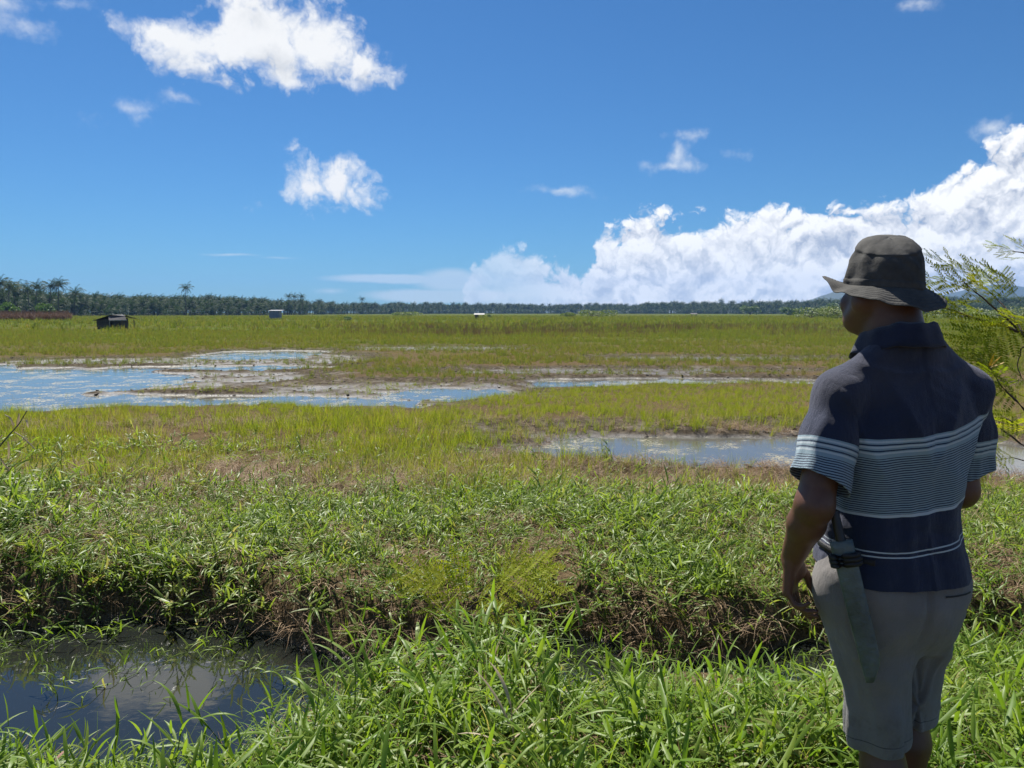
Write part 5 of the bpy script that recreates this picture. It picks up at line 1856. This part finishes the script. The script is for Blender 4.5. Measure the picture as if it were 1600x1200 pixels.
def build_huts():
    wood = simple_mat('old_boards', (0.060, 0.052, 0.046), 0.9, 0.5, 6, 0.6, 20)
    post_m = simple_mat('pole_wood', (0.13, 0.10, 0.075), 0.9, 0.4, 6)
    tin = simple_mat('rusty_tin', (0.050, 0.042, 0.045), 0.6, 0.5, 3, 0.4, 8)
    tin_p = simple_mat('grey_tin', (0.24, 0.23, 0.21), 0.55, 0.25, 3, 0.3, 8)
    D = 79.0
    p = at(150, 514, D)
    z0 = float(ground_z(np.array([p.x + 1]), np.array([D]))[0])
    h = empty('wooden_hut', (p.x + 0.1, D, z0 - 0.05))
    tag(h, 'small dark wooden hut with a lean-to roof in the field before the palms', 'hut')
    # board walls, each board its own piece; the door opening stays free
    x = 0.0
    rr = random.Random(4)
    while x < 2.28:
        w = rr.uniform(0.13, 0.19)
        if not (1.12 < x < 1.55):
            top = 0.98 + 0.26 * min(1, x / 1.6)
            box('wall_board', (x, 0 + rr.uniform(0, 0.012), 0), (min(x + w - 0.012, 2.30), 0.03 + rr.uniform(0, 0.01), top), wood, h)
        x += w
    box('side_wall', (0.0, 0.045, 0.0), (0.03, 1.9, 1.0), wood, h)
    box('side_wall', (2.27, 0.045, 0.0), (2.30, 1.9, 1.2), wood, h)
    box('back_wall', (0.035, 1.87, 0.0), (2.265, 1.90, 1.15), wood, h)
    slab('roof', [(-0.28, -0.25, 0.92), (1.62, -0.25, 1.50), (1.62, 2.1, 1.50), (-0.28, 2.1, 0.92)], 0.03, tin, h)
    slab('roof', [(1.625, -0.25, 1.50), (3.20, -0.25, 1.42), (3.45, 2.1, 1.0), (1.625, 2.1, 1.50)], 0.03, tin, h)
    slab('roof', [(1.35, -0.23, 1.36), (3.05, -0.23, 1.40), (3.40, -0.62, 0.99), (1.60, -0.62, 0.97)], 0.03, tin, h)
    slab('eave_board', [(1.62, -0.655, 0.90), (3.42, -0.655, 0.95), (3.42, -0.635, 0.95), (1.62, -0.635, 0.90)], 0.09, tin_p, h)
    box('post', (2.86, -0.60, -0.1), (2.93, -0.53, 0.96), post_m, h)
    box('post', (1.60, -0.60, -0.1), (1.66, -0.54, 0.92), tin_p, h)
    box('post', (2.90, 1.80, -0.1), (2.97, 1.87, 1.0), post_m, h)
    box('bench_board', (1.0, 0.5, 0.45), (1.62, 1.0, 0.50), tin_p, h)

    # grey block shed
    D = 176.0
    p = at(421, 499, D)
    z0 = float(ground_z(np.array([p.x]), np.array([D]))[0])
    s = empty('grey_shed', (p.x, D, z0))
    tag(s, 'small windowless grey blue shed standing before the palms', 'shed')
    gm = simple_mat('shed_paint', (0.16, 0.19, 0.27), 0.7, 0.2, 1.5)
    gp_ = simple_mat('shed_post', (0.27, 0.27, 0.29), 0.8, 0.2, 2)
    box('wall', (0.12, 0, 0), (2.20, 2.2, 1.92), gm, s)
    box('corner_post', (-0.05, -0.06, 0), (0.115, 0.1, 1.95), gp_, s)
    box('corner_post', (2.205, -0.06, 0), (2.62, 0.1, 1.95), gp_, s)
    slab('roof', [(-0.2, -0.25, 1.96), (2.8, -0.25, 1.96), (2.8, 2.4, 2.12), (-0.2, 2.4, 2.12)], 0.06, gp_, s)

    # open shelters far out in the field
    def shelter(px, py, D, w, label, roof_m, dark):
        p = at(px, py, D)
        z0 = float(ground_z(np.array([p.x]), np.array([D]))[0])
        q = empty('field_shelter', (p.x, D, z0))
        tag(q, label, 'shelter', 'shelters far out in the field')
        for x in (0.05, w - 0.15):
            for y in (0.0, 1.4):
                box('post', (x, y, 0), (x + 0.1, y + 0.1, 1.05 if y else 0.95), post_m, q)
        slab('roof', [(-0.25, -0.3, 0.98), (w + 0.25, -0.3, 0.98), (w + 0.25, 1.8, 1.32), (-0.25, 1.8, 1.32)], 0.05, roof_m, q)
        box('platform', (0.0, 0.0, 0.40), (w, 1.5, 0.48), wood, q)
        if dark:
            box('wall', (-0.05, 0.12, 0.0), (w * 0.42, 1.3, 0.94), wood, q)
    shelter(742, 499, 190.0, 2.1, 'small open shelter with pale roof and dark end near picture centre', tin_p, True)
    shelter(1081, 494.5, 255.0, 1.7, 'small dark open shelter in the pale field left of the person', tin, False)


build_huts()


# ================================================================== feathery shrub at the right and seedling in the ditch
M_FEATHER = leaf_mat('feather_leaflet', [(0.0, (0.075, 0.135, 0.014)), (0.40, (0.15, 0.195, 0.014)), (0.70, (0.23, 0.235, 0.016)), (1.0, (0.36, 0.27, 0.02))], 0.58, 0.6, (1.5, 1.45, 0.5), 0.12)
M_TWIG = simple_mat('twig', (0.055, 0.035, 0.026), 0.8, 0.4, 30, 0.3, 90)


def feather_leaf(seed, L, npin, nlf, ang=0.9, tm=0.45):
    """twice-feathered leaf: a stalk with pairs of pinnae, each a comb of tiny leaflets"""
    rr = random.Random(seed)
    B = Bld()
    stalk = [Vector((0, s * L, 0.10 * L * math.sin(s * 2.2) - 0.16 * L * s * s)) for s in np.linspace(0, 1, 7)]
    B.tube(stalk, 0.0011, 0.0005, 4, 0.9)
    for k in range(npin):
        s = 0.25 + 0.75 * k / (npin - 1)
        i = min(5, int(s * 6)); base = stalk[i].lerp(stalk[i + 1], s * 6 - i)
        for sg in (-1, 1):
            a = sg * (ang - 0.25 * s) + rr.uniform(-0.12, 0.12)
            PL = L * 0.48 * (0.7 + 0.45 * math.sin(s * 2.6)) * rr.uniform(0.9, 1.1)
            d = Vector((math.sin(a), math.cos(a), rr.uniform(-0.25, 0.15))).normalized()
            side = Vector((d.y, -d.x, 0)).normalized()
            B.tube([base, base + d * PL * 0.5, base + d * PL + Vector((0, 0, -0.08 * PL))], 0.0006, 0.0003, 3, 0.8)
            tint = min(1.3, max(0, rr.gauss(tm, 0.2)))
            for j in range(nlf):
                t_ = (j + 1) / (nlf + 0.5)
                q = base + d * PL * t_ + Vector((0, 0, -0.08 * PL * t_ * t_))
                ll = PL * 0.19 * (0.65 + 0.5 * math.sin(t_ * 2.8))
                for s2 in (-1, 1):
                    o = (side * s2 * 0.93 + d * 0.42 + Vector((0, 0, rr.uniform(-0.05, 0.32)))).normalized()
                    w = d * (PL / nlf * 0.62)
                    n0 = len(B.v)
                    B.v += [q, q + o * ll * 0.5 + w * 0.7, q + o * ll, q + o * ll * 0.5 - w * 0.7]
                    B.t += [tint] * 4
                    B.f.append((n0, n0 + 1, n0 + 2, n0 + 3))
    return B.obj('leaf', M_FEATHER, link=False)


def aim(o, loc, d, up, scale=1.0):
    """place a leaf so that its stalk (+Y) points along d"""
    y = Vector(d).normalized()
    z = Vector(up); z = (z - y * z.dot(y)).normalized()
    x = y.cross(z)
    M = Matrix((x, y, z)).transposed().to_4x4()
    M.translation = loc
    o.matrix_local = M @ Matrix.Scale(scale, 4)


def build_feather_shrub():
    rr = random.Random(12)
    base = Vector((2.95, 2.72, 0.0))
    root = empty('feathery_shrub', base)
    tag(root, 'feathery leaved shrub reaching in from the right edge behind the person', 'shrub')
    leaves = [feather_leaf(30 + k, U(0.17, 0.22), 4, 11) for k in range(5)]
    Dp = 2.75

    def W(px, py, D=Dp):
        return at(px, py, D) - base
    branches = [   # photo points from the thick end inwards, depth
        ([(1720, 1180, 2.75), (1700, 900, 2.75), (1690, 640, 2.75), (1640, 540, 2.75), (1600, 520, 2.75), (1555, 506, 2.75), (1510, 492, 2.76), (1455, 474, 2.80)], 0.013, 0.0022),
        ([(1690, 640, 2.75), (1660, 560, 2.7), (1610, 535, 2.68), (1570, 495, 2.66), (1535, 465, 2.66), (1505, 440, 2.68)], 0.006, 0.0015),
        ([(1600, 520, 2.75), (1578, 490, 2.85), (1562, 472, 2.9), (1545, 456, 2.92)], 0.004, 0.0012),
        ([(1700, 900, 2.75), (1650, 700, 2.6), (1600, 640, 2.55), (1562, 600, 2.55), (1545, 570, 2.56)], 0.006, 0.0014),
        ([(1700, 900, 2.75), (1655, 780, 2.8), (1605, 700, 2.82), (1570, 675, 2.85), (1540, 655, 2.86)], 0.007, 0.0015),
        ([(1655, 780, 2.8), (1610, 722, 2.7), (1580, 716, 2.72), (1548, 720, 2.74)], 0.003, 0.0010),
        ([(1610, 535, 2.68), (1596, 545, 2.7), (1590, 570, 2.7), (1596, 590, 2.7)], 0.003, 0.0014),
        ([(1690, 640, 2.75), (1660, 470, 2.7), (1620, 410, 2.65), (1600, 396, 2.65), (1582, 392, 2.65)], 0.005, 0.0012),
        ([(1655, 780, 2.8), (1600, 670, 2.9), (1565, 650, 2.95), (1545, 700, 2.95)], 0.004, 0.0012),
    ]
    tips = []
    for pts, r0, r1 in branches:
        B = Bld()
        P = [W(*p) for p in pts]
        # smooth the polyline
        Q = []
        for i in range(len(P) - 1):
            for s in (0, 0.34, 0.67):
                q = P[i].lerp(P[i + 1], s)
                Q.append(q + Vector((rr.uniform(-1, 1), 0, rr.uniform(-1, 1))) * 0.003)
        Q.append(P[-1])
        B.tube(Q, r0, r1, 6)
        B.obj('branch', M_TWIG, root)
        tips.append((Q, r0))
    n = 0

    def leaf(loc, d, up, sc):
        c = rr.choice(leaves).copy()
        c.name = 'leaf'
        COL.objects.link(c)
        c.parent = root
        aim(c, loc, d, up, sc)
    for bi, (Q, r0) in enumerate(tips):
        m = len(Q)
        for i in range(m // 2 if bi < 8 else m // 2 + 2, m):
            if bi == 6:
                continue
            p = Q[i]
            t_ = (Q[min(i + 1, m - 1)] - Q[max(i - 1, 0)]).normalized()
            for sg in (((1,) if (i // 2) % 2 else (-1,)) if i % 3 else ()):
                side = Vector((rr.uniform(-0.3, 0.3), sg * rr.uniform(0.3, 1.0), rr.uniform(-0.4, 0.45)))
                d = t_ * rr.uniform(0.5, 1.0) + side * 0.8
                leaf(p, d, Vector((rr.uniform(-0.5, 0.5), rr.uniform(-0.7, 0.1), 1)), rr.uniform(0.55, 0.9) * (0.5 if bi == 7 else 0.85))
        leaf(Q[-1], (Q[-1] - Q[-3]), Vector((0, -0.4, 1)), rr.uniform(0.6, 0.85) * (0.5 if bi == 7 else 0.85))
    # leaf sprays where the photograph shows them, above and below the main branch
    for px, py, dx, dy, sc, D in ((1530, 470, -70, -40, 1.0, 2.72), (1510, 490, -60, -30, 1.0, 2.74), (1545, 462, -50, -50, 0.9, 2.8), (1560, 470, -40, -30, 0.7, 2.9), (1585, 500, -60, 20, 1.0, 2.6),
                                  (1595, 470, -40, -30, 1.0, 2.7), (1600, 490, -30, 30, 1.0, 2.7), (1575, 520, -50, 30, 0.9, 2.7), (1600, 620, -50, -10, 0.9, 2.6), (1598, 645, -50, 15, 0.9, 2.6), (1605, 600, -40, -30, 0.8, 2.7), (1500, 470, -40, 10, 0.8, 2.76), (1590, 450, -30, -20, 0.9, 2.8)):
        p = W(px, py, D); q = W(px + dx, py + dy, D - 0.04)
        leaf(p, q - p, Vector((0.1, -0.75, 0.8)), sc)
    # ripe yellow pods
    mp = leaf_mat('yellow_pod', [(0, (0.42, 0.24, 0.02)), (1, (0.55, 0.36, 0.04))], 0.3, 0.5)
    for px, py, qx, qy in ((1548, 572, 1566, 556), (1548, 574, 1572, 566), (1546, 572, 1554, 552)):
        B = Bld()
        a, b = W(px, py, 2.54), W(qx, qy, 2.52)
        B.blade((0, 0, 0), 0, (b - a).length, 0.0042, 0.1, -0.1, 4, 0.1, 0.5)
        o = B.obj('pod', mp, root)
        d = (b - a).normalized()
        y = Vector((0, -0.5, 1)); y = (y - d * y.dot(d)).normalized()
        M = Matrix((d, y.cross(d) * -1, y)).transposed().to_4x4(); M.translation = a
        o.matrix_local = M

    leaves = [feather_leaf(60 + k, U(0.18, 0.22), 4, 9, 0.9, 0.6) for k in range(4)]
    m_s = leaf_mat('seedling_leaflet', [(0.0, (0.17, 0.23, 0.016)), (0.5, (0.27, 0.31, 0.020)), (1.0, (0.38, 0.34, 0.03))], 0.5, 0.6, (1.5, 1.45, 0.5), 0.1)
    for lf in leaves:
        lf.data.materials[0] = m_s
    # ---- seedling of the same kind standing in the ditch grass
    b2 = Vector((-0.32, 3.62, float(ground_z(np.array([-0.32]), np.array([3.62]))[0])))
    s2 = empty('feathery_seedling', b2)
    tag(s2, 'yellow green feathery seedling standing in the ditch grass near picture centre', 'seedling')
    def W2(px, py, D):
        return at(px, py, D) - b2
    st = [Vector((0, 0, -0.05)), W2(712, 1000, 3.66), W2(735, 950, 3.68), W2(765, 912, 3.70)]
    B = Bld(); B.tube(st, 0.0045, 0.002, 6); B.obj('stem', M_TWIG, s2)
    B = Bld(); B.tube([st[1].lerp(st[2], 0.3), W2(790, 935, 3.62), W2(815, 905, 3.6)], 0.0025, 0.0012, 5); B.obj('stem', M_TWIG, s2)
    B = Bld(); B.tube([st[1].lerp(st[2], 0.8), W2(720, 915, 3.62), W2(700, 905, 3.6)], 0.0022, 0.0010, 5); B.obj('stem', M_TWIG, s2)
    for px, py, qx, qy, D, sc in ((765, 912, 830, 888, 3.68, 1.25), (762, 915, 870, 900, 3.6, 1.3), (770, 912, 800, 880, 3.75, 1.1), (735, 945, 800, 925, 3.6, 1.1), (740, 940, 690, 915, 3.6, 1.2), (715, 910, 640, 895, 3.65, 1.3),
                                  (705, 905, 660, 910, 3.55, 1.0), (745, 930, 715, 890, 3.7, 1.0), (800, 915, 860, 925, 3.6, 1.1), (730, 955, 790, 960, 3.5, 1.0), (728, 960, 690, 950, 3.5, 0.9), (800, 905, 850, 880, 3.7, 1.0)):
        c = rr.choice(leaves).copy(); c.name = 'leaf'; COL.objects.link(c); c.parent = s2
        p, q = W2(px, py, D), W2(qx, qy, D - 0.03)
        aim(c, p, q - p, Vector((rr.uniform(-0.2, 0.2), -0.8, 1)), sc)


build_feather_shrub()


# ================================================================== single plants and bits in the foreground
def build_bits():
    # fallen stick over the ditch
    st = empty('fallen_stick', at(690, 1026, 3.35))
    tag(st, 'short reddish brown stick lying in the ditch grass', 'stick')
    B = Bld()
    o = at(690, 1026, 3.35)
    B.tube([at(664, 1034, 3.40) - o, at(678, 1024, 3.37) - o, at(692, 1026, 3.35) - o, at(722, 1026, 3.35) - o, at(752, 1027, 3.35) - o], 0.008, 0.005, 7)
    B.obj('stem', simple_mat('stick_bark', (0.17, 0.085, 0.06), 0.8, 0.4, 40, 0.5, 90), st)
    B = Bld()
    B.tube([at(676, 1023, 3.37) - o, at(664, 1040, 3.3) - o, at(650, 1056, 3.27) - o], 0.005, 0.003, 6)
    B.obj('side_twig', M_TWIG, st)
    B = Bld()
    B.tube([at(722, 1027, 3.35) - o, at(725, 1040, 3.34) - o], 0.004, 0.002, 6)
    B.obj('side_twig', M_TWIG, st)
    # withered reed at the left edge
    M_DRY = leaf_mat('dry_reed', [(0, (0.20, 0.13, 0.07)), (0.6, (0.42, 0.33, 0.22)), (1, (0.55, 0.47, 0.36))], 0.3, 0.6, (1, 1, 0.9))
    D = 3.3
    b = Vector((-2.42, D, float(ground_z(np.array([-2.42]), np.array([D]))[0])))
    r = empty('withered_reed', b)
    tag(r, 'withered reed with curled pale leaves leaning in at the left edge', 'reed')
    w = lambda px, py: at(px, py, D) - b
    B = Bld()
    B.tube([Vector((0, 0, -0.05)), w(-70, 900), w(-40, 760), w(-8, 706), w(14, 680), w(30, 662), w(42, 642)], 0.006, 0.0018, 6, 0.1)
    B.obj('stem', simple_mat('reed_stem', (0.10, 0.095, 0.05), 0.7, 0.3, 20), r)
    for pts, wd in (([(21, 665), (14, 652), (7, 648)], 0.005), ([(27, 667), (28, 655), (29, 646)], 0.006), ([(32, 657), (40, 656), (44, 668)], 0.005), ([(22, 675), (34, 682), (54, 701)], 0.003), ([(12, 690), (13, 705), (12, 718)], 0.005), ([(8, 680), (3, 680), (-4, 688)], 0.004), ([(0, 716), (6, 726), (14, 736)], 0.005)):
        B = Bld()
        P = [w(*p) for p in pts]
        n0 = len(B.v)
        Q = [P[0], P[0].lerp(P[1], 0.5), P[1], P[1].lerp(P[2], 0.5), P[2]]
        for i, q in enumerate(Q):
            ww = wd * (0.5, 1.0, 1.0, 0.8, 0.15)[i]
            B.v += [q + Vector((ww, 0.004, 0)), q + Vector((0, -0.003, 0)), q + Vector((-ww, 0.004, 0))]
            B.t += [0.3 + 0.15 * i] * 3
        for i in range(4):
            a = n0 + 3 * i
            B.f += [(a, a + 1, a + 4, a + 3), (a + 1, a + 2, a + 5, a + 4)]
        B.obj('dry_leaf', M_DRY, r)
    # tall single grass plants in front
    for px, py, hx, hy, D, label, dry in ((800, 1200, 798, 1100, 2.35, 'pale dead grass stalk with folded blades standing at the bottom centre', True),
                                          (545, 1180, 556, 1010, 2.7, 'tall broad grass blade standing against the dark ditch left of centre', False),
                                          (470, 1200, 500, 1070, 2.5, 'grass plant with one wide upright blade over the ditch water', False),
                                          (690, 1190, 745, 1030, 2.6, 'long arching grass stalk beside the brown stick', False),
                                          (250, 1200, 285, 1130, 2.55, 'single long grass stalk leaning over the ditch water at lower left', False)):
        a, h = at(px, py, D), at(hx, hy, D + 0.05)
        a.z = min(a.z, float(ground_z(np.array([a.x]), np.array([a.y]))[0]))
        g = empty('tall_grass', a)
        tag(g, label, 'grass plant', 'tall single grass plants in front')
        B = Bld()
        B.tube([Vector((0, 0, -0.02)), (h - a) * 0.5 + Vector((0.01, 0, 0)), h - a], 0.0035, 0.0018, 5, 0.4)
        B.obj('stem', M_DRY if dry else M_NEAR, g)
        rr = random.Random(int(px))
        for k in range(5):
            s = 0.45 + 0.55 * k / 4
            B = Bld()
            B.blade((h - a) * s, rr.uniform(2.2, 4.2) + (k % 2) * 3.0, rr.uniform(0.14, 0.24), 0.008, R(rr.uniform(45, 80)), R(rr.uniform(-30, 45)), 6, 0.35, 0.9 if dry else rr.uniform(0.3, 0.6), 0.3)
            B.obj('blade', M_DRY if dry else M_NEAR, g)
    # small pink dry leaf lying near the water
    p = at(86, 1186, 2.55)
    B = Bld()
    B.blade((0, 0, 0), 0.4, 0.05, 0.012, R(50), R(10), 5, 0.5, 0.5)
    m = leaf_mat('pink_leaf', [(0, (0.42, 0.22, 0.19)), (1, (0.5, 0.30, 0.26))], 0.3, 0.5, (1, 1, 1))
    o = B.obj('fallen_leaf', m)
    o.location = (p.x, p.y, p.z)
    tag(o, 'small pinkish dry leaf caught in the grass at the lower left corner', 'leaf')


build_bits()
build_haze()
